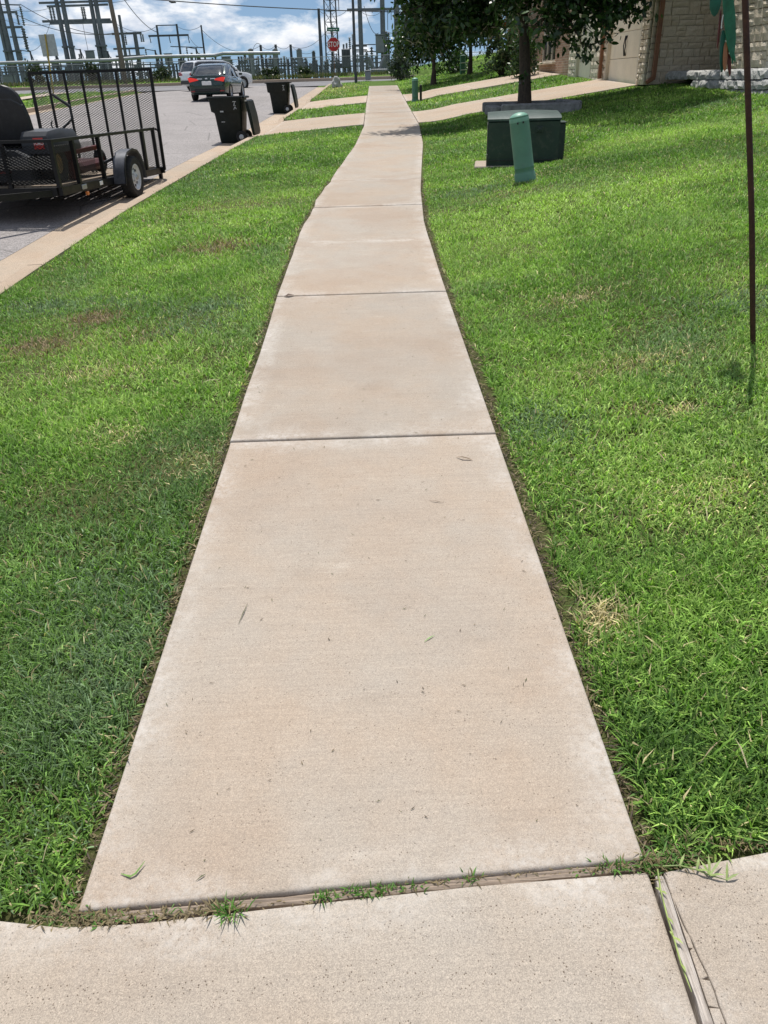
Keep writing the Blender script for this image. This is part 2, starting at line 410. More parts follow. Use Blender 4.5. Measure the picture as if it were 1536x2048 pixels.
# ---------------------------------------------------------------- ground sheet
def grid_mesh(xs, ys, zf):
    X, Y = np.meshgrid(xs, ys); Z = zf(X, Y)
    v = np.stack([X, Y, Z], -1).reshape(-1, 3); nx = len(xs); ny = len(ys)
    i = np.arange((ny-1)*(nx-1)); r = i//(nx-1); c = i % (nx-1); a = r*nx+c
    tr = np.concatenate([np.stack([a, a+1, a+nx+1], 1), np.stack([a, a+nx+1, a+nx], 1)])
    return v, tr
xs = np.concatenate([[-3000, -900, -300, -120, -60, -35, -22], np.arange(-16, -4.2, .5), np.arange(-4.2, 4, .1), np.arange(4, 15, .5), [18, 25, 40, 80, 200, 700, 3000]])
ys = np.concatenate([[-200, -40, -12, -5], np.arange(-3, 12, .12), np.arange(12, 40, .4), np.arange(40, 64, 1.5), [66, 70, 80, 95, 120, 180, 300, 700, 1500, 3500]])
def ground_z(X, Y):
    z = T(X, Y) - .032 + .012*(vnoise(X, Y, .35, 3)-.5) + .02*(vnoise(X, Y, 1.1, 4)-.5)
    c = kerb_x(Y); under = (X < c+.02) & (X > c-.75-ROADW-.3)
    cross = (Y > 44.5) & (Y < 52.5) & (X < 40)
    z = np.where(under, T(X, Y)-.2, z)
    z = np.where(cross, T(X, Y)-.3, z)
    for d0, d1 in ((19.15, 22.35), (26.75, 30.25)):
        z = np.where((Y > d0-.1) & (Y < d1+.1) & (X > c-.2) & (X < 6.0), T(X, Y)-.2, z)
        z = np.where((Y > d0-.55) & (Y < d1+.55) & (X > c-.2) & (X < c+1.0), T(X, Y)-.2, z)
    z = np.where((Y < 1.05) & (X > -12.5), np.minimum(z, base(Y)-.06), z)
    return z
v, tr = grid_mesh(xs, ys, ground_z)
tag(link('ground', fast_tris('ground', v, tr, M['soil'], smooth=True)), kind='structure')

# ---------------------------------------------------------------- concrete
def slab(name, uvf, us, vs2, mat, parent, thick=.11, zoff=0.0, rnd=.008, zf=None):
    """a cast slab: uvf(u,v)->(x,y); rounded tooled edges, side skirts, 'edge' attribute = distance to the nearest edge"""
    def lines(L, base_):
        e = [0, rnd*.35, rnd, .03, .08]; a = [x/L for x in e if x/L < .45]; b = [1-x for x in a[::-1]]
        return np.unique(np.round(np.concatenate([a, b, base_]), 6))
    P00 = np.array(uvf(0, .5)); P10 = np.array(uvf(1, .5)); LU = max(.05, np.linalg.norm(P10-P00))
    LV = max(.05, np.linalg.norm(np.array(uvf(.5, 1))-np.array(uvf(.5, 0))))
    U = lines(LU, us); V = lines(LV, vs2)
    verts = []; edge = []
    for vv in V:
        for uu in U:
            x, y = uvf(uu, vv); d = min(uu*LU, (1-uu)*LU, vv*LV, (1-vv)*LV)
            dr_ = 0 if d >= rnd else (rnd - math.sqrt(max(0, rnd*rnd-(rnd-d)**2)))
            verts.append((x, y, (Tz(x, y) if zf is None else zf(x, y)) + zoff - dr_)); edge.append(d)
    nu, nv = len(U), len(V)
    fs = [(j*nu+i, j*nu+i+1, (j+1)*nu+i+1, (j+1)*nu+i) for j in range(nv-1) for i in range(nu-1)]
    rim = [i for i in range(nu)] + [j*nu+nu-1 for j in range(1, nv)] + [(nv-1)*nu+i for i in range(nu-2, -1, -1)] + [j*nu for j in range(nv-2, 0, -1)]
    k = len(verts); verts += [(verts[i][0], verts[i][1], verts[i][2]-thick) for i in rim]; edge += [0]*len(rim)
    n = len(rim); fs += [(rim[i], k+i, k+(i+1) % n, rim[(i+1) % n]) for i in range(n)]
    me = bpy.data.meshes.new(name); me.from_pydata(verts, [], fs); me.materials.append(mat)
    bm = bmesh.new(); bm.from_mesh(me); bmesh.ops.recalc_face_normals(bm, faces=bm.faces); bm.to_mesh(me); bm.free()
    # open-bottomed shell: make sure the walking face looks up
    if me.polygons[0].normal.z < 0: me.flip_normals()
    a = me.attributes.new('edge', 'FLOAT', 'POINT'); a.data.foreach_set('value', edge)
    me.polygons.foreach_set('use_smooth', [True]*len(me.polygons))
    try: me.set_sharp_from_angle(angle=R(50))
    except Exception: pass
    return link(name, me, parent)
def rootstruct(name):
    o = bpy.data.objects.new(name, None); COL.objects.link(o); return tag(o, kind='structure')
walk = rootstruct('sidewalk')
N11 = np.linspace(0, 1, 9)
# first slab: its near end runs askew along the apron joint
JL, JR = (-.652, .997), (.54, 1.062)
def first(u, v):
    y0 = JL[1] + (JR[1]-JL[1])*u; y1 = 3.184 - .01*u; y = y0 + (y1-y0)*v
    return (walk_l(y) + .002 + u*1.196 if v > 0 else JL[0]+(JR[0]-JL[0])*u, y)
slab('slab', first, N11, N11, M['walk'], walk)
JOINTS = [(3.196, 5.515, .0), (5.528, 7.245, .0), (7.252, 8.995, 0), (9.001, 10.87, 0), (10.885, 18.9, 0), (18.91, 22.35, 0), (22.36, 26.7, 0), (26.71, 30.25, 0), (30.26, 33.8, 0), (33.81, 37.4, 0)]
for k, (a, b, _) in enumerate(JOINTS):
    sk = -.012
    def f(u, v, a=a, b=b, k=k):
        y = a + (b-a)*v + sk*(u-.5)
        wl, wr = walk_l(y), walk_r(y)
        wl += .012*(math.sin(y*3.1)+math.sin(y*7.7))*(1 if 7.5 < y < 11 else .2)
        return (wl + (wr-wl)*u, y)
    slab('slab', f, N11, np.linspace(0, 1, max(5, int((b-a)/.5))), M['walk'], walk, zoff=.003*math.sin(k*2.3))
# near driveway apron of the house behind the camera
apron = rootstruct('near_driveway')
AF = [(-3, 1.25), (-1.6, 1.1), (-.82, .991), (-.70, .972), (-.64, .966), (-.49, .972), (-.147, .998), (.188, 1.022), (.548, 1.036)]
def ax(y): return .5475 + .018*(y-1.036)
def afar(x): return tab(AF, x)
def fA(u, v):
    x = -3.0 + u*3.5475
    yf = float(afar(x)); y = -1.6 + (yf+1.6)*v
    return (-3.0 + u*(ax(y)+3.0), y)
slab('slab', fA, np.unique(np.concatenate([np.linspace(0, .6, 7), np.linspace(.6, 1, 16)])), np.linspace(0, 1, 9), M['apron'], apron, zoff=-.004, zf=lambda x, y: float(base(y)))
def bx(y): return .588 + .085*(y-1.03)
CRACK = [(.985, .5745), (.9709, .5755), (.9543, .5798), (.9242, .5800), (.9035, .5825), (.8948, .5863), (.8749, .5850), (.8537, .5866), (.8313, .5895), (.8126, .5926), (.787, .5928), (.7665, .5909), (.7507, .5914), (.7341, .5915), (.70, .590), (.60, .586), (.5, .581), (.35, .570), (.2, .556)]
def bx(y): return .5785 + .029*(y-1.03)
def crk(y): return float(np.interp(y, [q[0] for q in CRACK[::-1]], [q[1] for q in CRACK[::-1]])) if .2 < y < .985 else bx(y)
def fB(u, v):
    x = .5785 + u*2.6; yf = 1.031 + .155*(x-.5785); y = -1.6 + (yf+1.6)*v
    return (max(bx(y), crk(y)) + u*2.6, y)
slab('slab', fB, N11, np.linspace(0, 1, 90), M['apron'], apron, zoff=-.002, rnd=.003, zf=lambda x, y: float(base(y)))
# the spalled sliver along the joint, broken in pieces
for a_, b_, dz_ in ((.872, .980, -.004), (.815, .870, -.003), (.765, .813, -.0035), (.62, .763, -.003), (.25, .617, -.003)):
    def fs_(u, v, a_=a_, b_=b_):
        y = a_ + (b_-a_)*v + .006*(u-.5)*math.sin(a_*40); w = max(.0015, crk(y)-.0022-bx(y)); return (bx(y)+w*u, y)
    slab('broken_sliver', fs_, np.linspace(0, 1, 3), np.linspace(0, 1, 14), M['apron'], apron, zoff=dz_, rnd=.0016, zf=lambda x, y: float(base(y)))
# wooden expansion boards
def board(p, q, w, z, name='joint_board', parent=walk, seg=24, mat=None):
    mb = MB(); p = Vector(p); q = Vector(q); d = (q-p); n = Vector((-d.y, d.x, 0)).normalized(); rings = []
    for i in range(seg+1):
        t = i/seg; c = p + d*t; wob = .0016*math.sin(i*2.1+p.x*9)+.0012*math.sin(i*.77); zz = float(base(c.y)) + z + .0015*math.sin(i*1.3)
        a = c + n*(w/2+wob*.5); b = c - n*(w/2+wob); m_ = c
        rings.append([(a.x, a.y, zz-.05), (a.x, a.y, zz-.002), (a.x*.75+b.x*.25, a.y*.75+b.y*.25, zz+.001), (m_.x, m_.y, zz-.0015), (a.x*.25+b.x*.75, a.y*.25+b.y*.75, zz+.001), (b.x, b.y, zz-.002), (b.x, b.y, zz-.05)])
    mb.loft(rings)
    o = mb.build(name, mat or M['joint'], parent); return o
board((-.60, .985, 0), (.535, 1.0515, 0), .019, -.008)
board((.5655, 1.022, 0), (.5075, -1.4, 0), .0185, -.0015, parent=apron, seg=60, mat=M['joint2'])

# street: asphalt, gutter and kerb, the cross street at the top
def strip(name, xl, xr, y0, y1, n, mat, zf, kind='structure', nx=8):
    ysx = np.linspace(y0, y1, n); vs_ = []; fs = []
    for y in ysx:
        for i in range(nx+1):
            x = xl(y) + (xr(y)-xl(y))*i/nx; vs_.append((x, y, zf(x, y)))
    for j in range(n-1):
        for i in range(nx): k = j*(nx+1)+i; fs.append((k, k+1, k+nx+2, k+nx+1))
    me = bpy.data.meshes.new(name); me.from_pydata(vs_, [], fs); me.materials.append(mat); me.polygons.foreach_set('use_smooth', [True]*len(fs))
    return tag(link(name, me), kind=kind)
strip('road', lambda y: kerb_x(y)-.75-ROADW, lambda y: kerb_x(y)-.764, -8, 47, 70, M['asphalt'], lambda x, y: Tz(x-1e-4, y) if x > kerb_x(y)-.76 else Tz(x+1e-3, y), nx=10)
M['asphalt2'] = pmat('darker cross street asphalt', (.17, .165, .17), .85, 0, .2, .6, (.1, .1, .1), .4, .4, 60)
strip('cross_street', lambda y: -70, lambda y: 40, 45.0, 52, 8, M['asphalt2'], lambda x, y: float(base(y))-.19+.0*x, nx=40)
def kerb(name, yl, side=1, xo=0.0):
    """extruded kerb and gutter pan, side=1 the near kerb"""
    rings = []
    for y in yl:
        c = float(kerb_x(y)); b = float(base(y))
        if side == 1:
            zt = b-.1
            drop = 0.0
            for d0, d1 in ((18.9, 22.6), (26.6, 30.5)):
                t = max(0, min(1, min((y-d0)/.5+1, (d1-y)/.5+1))); drop = max(drop, t*t*(3-2*t)*.105)
            pr = [(0, -.3), (0, zt-drop*.55-.006-b), (-.012, zt-drop*.6-b), (-.135, zt-drop-b-.004), (-.152, zt-drop-b-.02), (-.172, -.238+.002), (-.45, -.245), (-.75, -.236), (-.75, -.34)]
            if drop > .09: pr[5] = (-.172, pr[4][1]-.004)
        else:
            x0 = -.75-ROADW; pr = [(x0, -.34), (x0, -.236), (x0-.3, -.24), (x0-.44, -.23), (x0-.455, -.10), (x0-.6, -.095), (x0-.6, -.3)]
        rings.append([(c+px, y, b+pz) for px, pz in pr])
    return rings
kb = rootstruct('kerb')
segs = [(-6, -2), (-2, 1.5), (1.5, 5.2), (5.2, 7.2), (7.2, 9.9), (9.9, 12.6), (12.6, 15.6), (15.6, 18.3), (18.3, 23.2), (23.2, 26.0), (26.0, 31.1), (31.1, 36), (36, 41), (41, 44.6)]
for a, b in segs:
    MB().loft(kerb('k', np.linspace(a+.007, b-.007, max(3, int((b-a)*5))))).build('kerb_section', M['kerb'], kb, True)
kb2 = rootstruct('far_kerb')
for a, b in [(8, 20), (20, 26), (26, 32), (32, 38), (38, 44.6)]:
    MB().loft(kerb('k', np.linspace(a+.004, b-.004, 8), -1)).build('kerb_section', M['kerb'], kb2, True)
mbk = MB()
mbk.loft([[(x, 52.0, float(base(52))-.3), (x, 52.0, float(base(52))-.04), (x, 52.15, float(base(52))-.03), (x, 52.15, float(base(52))-.3)] for x in np.linspace(-70, 12, 20)])
tag(mbk.build('cross_street_kerb', M['kerb']), kind='structure')
fp = strip('far_footpath', lambda y: -15.3, lambda y: -14.3, 10, 43.5, 30, M['drive'], lambda x, y: float(base(y))-.075, nx=2)

# driveways
def drive(name, y0, y1, xe, flare):
    root = rootstruct(name)
    # right, up to the garage
    def fr(u, v, xa, xb):
        y = y0 + (y1-y0)*v; xs_ = float(walk_r(y))+.012 if xa is None else xa
        return (xs_ + (xb-xs_)*u, y)
    slab('slab', lambda u, v: fr(u, v, None, 3.4), N11, N11, M['drive'], root, zoff=.004)
    slab('slab', lambda u, v: fr(u, v, 3.41, xe), N11, N11, M['drive'], root, zoff=.004)
    def fl(u, v):
        t = (1-u)**2*flare; y = y0-.05 - t + (y1-y0+.1+2*t)*v
        xk = float(kerb_x(y))+.004; xw = float(walk_l(y))-.012
        return (xk + (xw-xk)*u, y)
    def zl(x, y):
        c = float(kerb_x(y)); w = float(walk_l(y)); t = (w-x)/(w-c); return float(base(y)) - .1*t - .062*t*t
    slab('apron_slab', fl, N11, N11, M['drive'], root, zf=zl, zoff=.004)
    return root
drive('driveway', 19.15, 22.35, 6.05, .45)
drive('second_driveway', 26.75, 30.25, 6.05, .45)

# ---------------------------------------------------------------- lawn grass
def inside_frame(x, y, z, mx_=.14, my=.06):
    d = np.stack([x, y, z-EYE], -1)
    zc = d @ np.array(fwd); u = (d @ np.array(cr))/zc*F_PX/768; w = (d @ np.array(cu_))/zc*F_PX/1024
    return (zc > .1) & (np.abs(u) < 1+mx_) & (np.abs(w) < 1+my)
PAD = [(1.5, 2.8, 11.02, 11.75)]
def lawn_mask(x, y, jit):
    gapl = .012 + .03*vnoise(y, y*0, .16, 21)*np.where(y < 9, 1, .25) + jit
    gapr = .018 + .055*vnoise(y, y*0+3, .2, 22)*np.where(y < 9, 1, .25) + jit
    wl = walk_l(y); wr = walk_r(y); kx = kerb_x(y)
    left = (x < wl-gapl) & (x > kx+.0-.02*vnoise(y, y*0, .1, 5))
    right = (x > wr+gapr) & (x < 13)
    far = (x < kx-.75-ROADW-.62) & ((x < -15.32) | (x > -14.28))
    ok = left | right | far
    ok &= ~((x < .3) & (y < np.maximum(1.0, afar(x)) + .02 + jit))
    ok &= ~((x > .3) & (y < 1.031+.155*(x-.588)+.03+jit))
    for d0, d1, fl in ((19.15, 22.35, .45), (26.75, 30.25, .45)):
        t = np.clip((wl-x)/(wl-kx), 0, 1); e = np.where(x < wl, t*t*fl + .05, 0)
        ok &= ~((y > d0-e-.01) & (y < d1+e+.01) & (x > kx-.2) & (x < 6.2))
    ok &= ~((x > 5.98) & (y > 18.6) & (y < 40)) & ~((x > 6.5) & (y > 13.0) & (y < 19))
    ok &= ~((y > 44.4) & (y < 52.2))
    for a, b, c, d in PAD: ok &= ~((x > a+.0) & (x < b-.0) & (y > c) & (y < d))
    ok &= ~((x > -.66) & (x < .6) & (y < 1.1))
    # the path ends on the grass near the corner
    return ok
PAL = {'deep': (.078, .152, .032), 'mid': (.162, .285, .052), 'lite': (.315, .435, .11), 'blue': (.14, .21, .105), 'straw': (.50, .42, .24), 'brown': (.25, .18, .115)}
PATCH = [(-.86, 1.85, .3, .75, 'blue', .4), (-.95, 1.3, .35, .4, 'deep', .2), (-1.92, 5.42, .22, .2, 'brown', .95), (-2.12, 4.85, .3, .22, 'brown', .9), (-1.41, 7.44, .3, .28, 'brown', .9), (-2.35, 5.8, .4, .22, 'blue', .9), (-1.75, 5.75, .25, .2, 'blue', .6),
         (-1.43, 4.97, .22, .2, 'brown', .5), (-1.12, 5.45, .3, .28, 'blue', .9), (-1.21, 5.02, .25, .18, 'blue', .8), (-1.21, 3.41, .15, .13, 'straw', .35), (-.8, 3.05, .14, .15, 'straw', .35), (-1.6, 4.3, .3, .15, 'straw', .3), (-1.7, 9.6, .6, .35, 'brown', .4),
         (.8, 3.30, .17, .20, 'blue', .95), (1.26, 9.51, .45, .3, 'blue', .9), (2.13, 4.41, .35, .3, 'blue', .6), (.68, 1.89, .07, .1, 'straw', .95), (1.35, 3.22, .10, .08, 'straw', .9), (1.2, 3.28, .09, .08, 'brown', .6), (1.38, 3.8, .28, .14, 'straw', .45),
         (1.25, 2.5, .25, .16, 'straw', .45), (1.34, 5.04, .22, .12, 'straw', .5), (1.2, 2.45, .42, .3, 'lite', .45), (1.2, 3.1, .5, .6, 'lite', .4), (1.9, 7.8, 1.2, .9, 'lite', .5), (.78, 1.28, .40, .34, 'deep', .65), (1.85, 9.9, .35, .25, 'straw', .25), (1.6, 8.9, .4, .2, 'brown', .3),
         (-1.2, 39.0, 1.1, 2.6, 'straw', .55), (-1.3, 34.5, .9, 2.5, 'straw', .35), (-.3, 36.0, .4, 3.0, 'brown', .25)]
def blades(x, y, z, L, w, lean, pal_bias=None, seg=2, flat=0.0):
    """numpy blades: 5 vertices and 3 triangles each (seg=1: 3 vertices, 1 triangle)"""
    n = len(x); az = rng.uniform(0, 2*np.pi, n); t0 = np.clip(rng.normal(lean*.55, .28, n), -.2, 1.45); t1 = np.clip(t0 + rng.uniform(.1, .9, n), 0, 1.75)
    c, s = np.cos(az), np.sin(az)
    p = np.stack([x, y, z], -1)
    d0 = np.stack([np.sin(t0)*c, np.sin(t0)*s, np.cos(t0)], -1); d1 = np.stack([np.sin(t1)*c, np.sin(t1)*s, np.cos(t1)], -1)
    tw = az + rng.normal(0, .5, n); sd = np.stack([-np.sin(tw), np.cos(tw), rng.normal(0, .15, n)], -1)
    L = L[:, None]; w = w[:, None]
    mid = p + d0*L*.55; tip = mid + d1*L*.45
    if seg == 2:
        V = np.stack([p - sd*w*.42, p + sd*w*.42, mid - sd*w*.5, mid + sd*w*.5, tip], 1).reshape(-1, 3)
        k = np.arange(n)*5
        Tt = np.concatenate([np.stack([k, k+1, k+3], 1), np.stack([k, k+3, k+2], 1), np.stack([k+2, k+3, k+4], 1)])
        return V, Tt, 5
    V = np.stack([p - sd*w*.5, p + sd*w*.5, tip], 1).reshape(-1, 3); k = np.arange(n)*3
    return V, np.stack([k, k+1, k+2], 1), 3
def blade_cols(x, y, n, per):
    a = vnoise(x, y, 1.4, 31)*.5 + vnoise(x, y, .45, 32)*.32 + vnoise(x, y, .13, 33)*.18
    a = np.clip((a-.5)*1.7+.5 + rng.normal(0, .16, n), 0, 1)[:, None]
    P = {k: np.array(v) for k, v in PAL.items()}
    c = np.where(a < .5, P['deep']*(1-a*2)+P['mid']*a*2, P['mid']*(2-a*2)+P['lite']*(a*2-1))
    bl = np.clip((vnoise(x, y, .8, 35)-.62)*3, 0, 1)[:, None]*.6; c = c*(1-bl)+P['blue']*bl
    dry = rng.random(n); dthr = .035+.10*np.clip(vnoise(x, y, .5, 36)-.5, 0, 1)
    c = np.where((dry < dthr)[:, None], P['straw']*rng.uniform(.5, 1.1, n)[:, None], c)
    # the strip nearest the path is thin and dry
    dm = np.minimum(np.abs(x-walk_l(y)), np.abs(x-walk_r(y))); ed = (rng.random(n) < np.clip(.5-dm*7, 0, .5)*np.where(y < 10, 1, .3))
    c = np.where(ed[:, None], P['straw']*rng.uniform(.3, 1.0, n)[:, None], c)
    for px, py, rx, ry, kind, st in PATCH:
        g = np.exp(-(((x-px)/rx)**2+((y-py)/ry)**2)*1.1 + .9*(vnoise(x, y, .11, 41)-.5)); hit = rng.random(n) < g*st
        c = np.where(hit[:, None], P[kind]*rng.uniform(.7, 1.25, n)[:, None], c)
    c = c*np.clip(rng.lognormal(0, .34, n), .4, 1.9)[:, None]*1.2
    return np.repeat(c, per, 0)
def lawn(name, y0, y1, dens, xl, xr, wmin, Lm, seg):
    n = int(dens*(y1-y0)*(xr-xl)); nt_ = max(1, n//7)
    tx = rng.uniform(xl, xr, nt_); ty = rng.uniform(y0, y1, nt_)
    sp = .028 + .0018*y0
    x = np.repeat(tx, 7) + rng.normal(0, sp, nt_*7); y = np.repeat(ty, 7) + rng.normal(0, sp, nt_*7)
    thin = vnoise(x, y, .22, 51)*.6 + vnoise(x, y, .07, 52)*.4
    keep = (rng.random(len(x)) < np.clip(.55+1.2*(thin-.3), .25, 1)) & (y >= y0-.05) & (y < y1+.05)
    for px, py, rx, ry, kind, st in PATCH:
        if kind in ('straw', 'brown'):
            g = np.exp(-(((x-px)/rx)**2+((y-py)/ry)**2)*1.6); keep &= rng.random(len(x)) > g*st*.55
    x = x[keep]; y = y[keep]
    z = T(x, y)-.032
    m = inside_frame(x, y, z, .16 if y0 < 20 else .08) & lawn_mask(x, y, .006)
    x = x[m]; y = y[m]; z = z[m]; n = len(x)
    hmap = .75+.6*vnoise(x, y, .4, 61)
    L = Lm*hmap*rng.uniform(.6, 1.35, n); w = wmin*rng.uniform(.6, 1.3, n)*(.72+.6*vnoise(x, y, .55, 71))
    # rank and wide in the far-right corner tuft, short along the cut edge
    dm = np.minimum(np.abs(x-walk_l(y)), np.abs(x-walk_r(y))); L *= np.clip(.55+dm*7, .55, 1)
    lush = np.exp(-(((x-.78)/.4)**2+((y-1.22)/.28)**2)); L *= 1+.35*lush; w *= 1+.3*lush
    V, Tt, per = blades(x, y, z, L, w, 1.35, seg=seg)
    return V, Tt, blade_cols(x, y, n, per)
def join(parts):
    Vs, Ts, Cs, k = [], [], [], 0
    for v_, t_, c_ in parts: Vs.append(v_); Ts.append(t_+k); Cs.append(c_); k += len(v_)
    return np.concatenate(Vs), np.concatenate(Ts), np.concatenate(Cs)
BANDS = [(.85, 2.2, 34000, .0042, .045, 2), (2.2, 4, 22000, .0045, .043, 2), (4, 7, 12500, .0052, .042, 2), (7, 12, 6000, .0072, .043, 2), (12, 20, 2500, .012, .048, 2)]
gl = [lawn('g', a, b, d, -3.05, .0, w, L, s) for a, b, d, w, L, s in BANDS]
gl.append(lawn('g', 20, 46, 420, -2.4, 1.0, .030, .075, 1))
gr = [lawn('g', a, b, d, .5, .8+b*.36+.6, w, L, s) for a, b, d, w, L, s in BANDS]
gr.append(lawn('g', 20, 46, 330, 1.0, 8, .032, .08, 1))
tag(link('verge_grass', (lambda J: fast_tris('verge_grass', J[0], J[1], M['grass'], J[2]))(join(gl))), 'mown green grass on the strip between sidewalk and kerb', kind='stuff')
tag(link('lawn_grass', (lambda J: fast_tris('lawn_grass', J[0], J[1], M['grass'], J[2]))(join(gr))), 'mown green lawn grass rising from the sidewalk to the house', kind='stuff')
gf = [lawn('g', 24, 44.4, 90, -40, -12, .05, .11, 1), lawn('g', 52.3, 62, 70, -40, 12, .06, .16, 1)]
tag(link('far_grass', (lambda J: fast_tris('far_grass', J[0], J[1], M['grass'], J[2]))(join(gf))), 'rough grass beyond the street in front of the substation fence', kind='stuff')

ns = 260; xa = np.concatenate([rng.uniform(-2.8, -.75, ns), rng.uniform(.7, 3.6, ns)]); ya = np.concatenate([1.1+9*rng.random(ns)**1.4, 1.2+9*rng.random(ns)**1.4]); okk = lawn_mask(xa, ya, .03); xa = xa[okk]; ya = ya[okk]; nn = len(xa)
V, Tt, per = blades(xa, ya, T(xa, ya)+.004, rng.uniform(.05, .13, nn), rng.uniform(.0016, .003, nn)*(1+ya*.15), 2.6)
cst = np.array([(.50, .44, .27), (.36, .40, .16), (.42, .33, .2)])[rng.integers(0, 3, nn)]*rng.uniform(.7, 1.1, nn)[:, None]
tag(link('stray_stalks', fast_tris('stray_stalks', V, Tt, M['grass'], np.repeat(cst, per, 0))), 'stray pale grass stalks lying over the mown lawn', kind='stuff')
# cut soil crumbs, straw and runners along the path edges and joints
def litter_pts():
    n = 5200; y = rng.uniform(1.0, 11, n)**1.0; side = rng.random(n) < .42
    off = np.abs(rng.normal(0, .022, n))+.002
    x = np.where(side, walk_l(y)-off*.8, walk_r(y)+off)
    return x, y
x, y = litter_pts(); z = T(x, y)-.026+rng.uniform(0, .012, len(x)); n = len(x)
V, Tt, per = blades(x, y, z, rng.uniform(.01, .045, n), rng.uniform(.0015, .004, n)*(1+y*.12), 2.5)
c = np.array([(.10, .065, .04), (.20, .145, .085), (.33, .26, .15), (.05, .033, .02)])[rng.integers(0, 4, n)]*rng.uniform(.6, 1.1, n)[:, None]
tag(link('edge_litter', fast_tris('edge_litter', V, Tt, M['grass'], np.repeat(c, per, 0))), 'dry straw and soil crumbs along the cut edges of the sidewalk', kind='stuff')
# weeds and dead clippings in the board joint across the path
def joint_weeds():
    parts = []
    def bunch(cx, cy, n, sx, sy, L, green, lean=1.5):
        x = cx + rng.normal(0, sx, n); y = cy + rng.normal(0, sy, n); z = base(y) - .008 + 0*x
        V, Tt, per = blades(x, y, z, L*rng.uniform(.5, 1.4, n), rng.uniform(.0018, .0042, n), lean)
        g = rng.random(n) < green
        c = np.where(g[:, None], np.array((.09, .20, .035))*rng.uniform(.6, 1.5, n)[:, None], np.array((.30, .235, .13))*rng.uniform(.35, 1.1, n)[:, None])
        parts.append((V, Tt, np.repeat(c, per, 0)))
    bunch(-.60, .980, 240, .04, .008, .02, .12, 2.3); bunch(-.47, .982, 150, .06, .006, .018, .15, 2.3); bunch(-.345, .986, 70, .018, .007, .030, .4, 2.0); bunch(-.33, .982, 26, .012, .006, .042, .95)
    bunch(-.07, 1.012, 60, .03, .005, .020, .85); bunch(.0, 1.02, 60, .03, .005, .018, .8); bunch(-.14, 1.008, 26, .010, .005, .026, .9)
    bunch(.17, 1.035, 26, .010, .004, .022, .6); bunch(.10, 1.03, 26, .02, .003, .014, .3, 2.2); bunch(.42, 1.045, 30, .03, .004, .014, .3, 2.2); bunch(.49, 1.05, 60, .025, .006, .026, .6)
    bunch(.565, 1.052, 130, .022, .012, .03, .4, 2.0); bunch(.62, 1.062, 90, .04, .008, .03, .5, 1.9); bunch(-.68, .993, 160, .04, .010, .022, .2, 2.2); bunch(.8, 1.095, 160, .09, .010, .022, .08, 2.2)
    bunch(.3, 1.042, 70, .2, .004, .010, .03, 2.4); bunch(-.2, 1.0, 90, .3, .004, .010, .03, 2.4)
    return join(parts)
J = joint_weeds()
tag(link('joint_weeds', fast_tris('joint_weeds', J[0], J[1], M['grass'], J[2])), 'weeds and dead clippings growing in the wooden joint of the near slab', kind='stuff')
# grass runners creeping over the apron
def runner(name, label, pts, leaves, r=.0016, col=(.20, .27, .07)):
    mb = MB(); pts = [Vector((p[0], p[1], float(base(p[1]))+p[2])) for p in pts]; mb.path(pts, [r]*(len(pts)-1)+[r*.5], 6)
    m = pmat(name+' green', col, .5, 0, .3, 40)
    root = thing(name, label, 'grass runner', (0, 0, 0))
    mb.build('stem', m, root, True)
    for (i, ang, L) in leaves:
        p = pts[i]; d = Vector((math.cos(ang), math.sin(ang), .25)); s = Vector((-d.y, d.x, 0)).normalized()*.0028
        MB().add([p-s*.6, p+s*.6, p+d*L*.5+s+Vector((0, 0, .003)), p+d*L*.5-s+Vector((0, 0, .003)), p+d*L], [(0, 1, 2, 3), (3, 2, 4)]).build('leaf', m, root)
    return root
runner('grass_runner', 'pale green grass runner lying over the right apron slab by the joint', [(.578, 1.04, .004), (.612, 1.036, .010), (.645, 1.026, .008), (.668, 1.014, .006), (.70, 1.004, .003)],
       [(1, .9, .03), (2, 1.1, .03), (3, 1.3, .045), (3, .7, .05), (3, 1.9, .035), (4, 1.2, .04), (4, .3, .03), (2, -.4, .025), (3, -.2, .03)])
runner('grass_runner', 'thin green runner with nodes trailing down beside the wooden apron joint', [(.566, 1.035, 0.002), (.556, .985, .004), (.551, .93, .003), (.549, .89, .004), (.546, .84, .002), (.548, .79, 0)],
       [(1, -.9, .014), (2, -1.3, .02), (3, -1.0, .022), (3, 2.0, .012), (4, -1.5, .02), (1, 2.6, .012)], .0017, (.26, .33, .09))
# clippings scattered on the concrete
n = 190; x = rng.uniform(-.6, .5, n); y = 1.0 + 9*rng.random(n)**1.6; z = base(y) + .003
az = rng.uniform(0, np.pi, n); L = rng.uniform(.002, .008, n)*(1+y*.12); w = rng.uniform(.0005, .0011, n)*(1+y*.22)
d = np.stack([np.cos(az), np.sin(az), 0*az], -1); s_ = np.stack([-np.sin(az), np.cos(az), 0*az], -1); p = np.stack([x, y, z], -1)
V = np.stack([p-d*L[:, None]-s_*w[:, None], p+d*L[:, None]*.2-s_*w[:, None]*1.2, p+d*L[:, None], p+s_*w[:, None]], 1).reshape(-1, 3)
V[2::4, 2] += .002; k = np.arange(n)*4; Tt = np.concatenate([np.stack([k, k+1, k+2], 1), np.stack([k, k+2, k+3], 1)])
c = np.array([(.10, .07, .04), (.06, .05, .03), (.11, .12, .05), (.2, .15, .09)])[rng.integers(0, 4, n)]
tag(link('clippings', fast_tris('clippings', V, Tt, M['grass'], np.repeat(c, 4, 0))), 'tiny dry grass clippings scattered over the sidewalk slabs', kind='stuff')
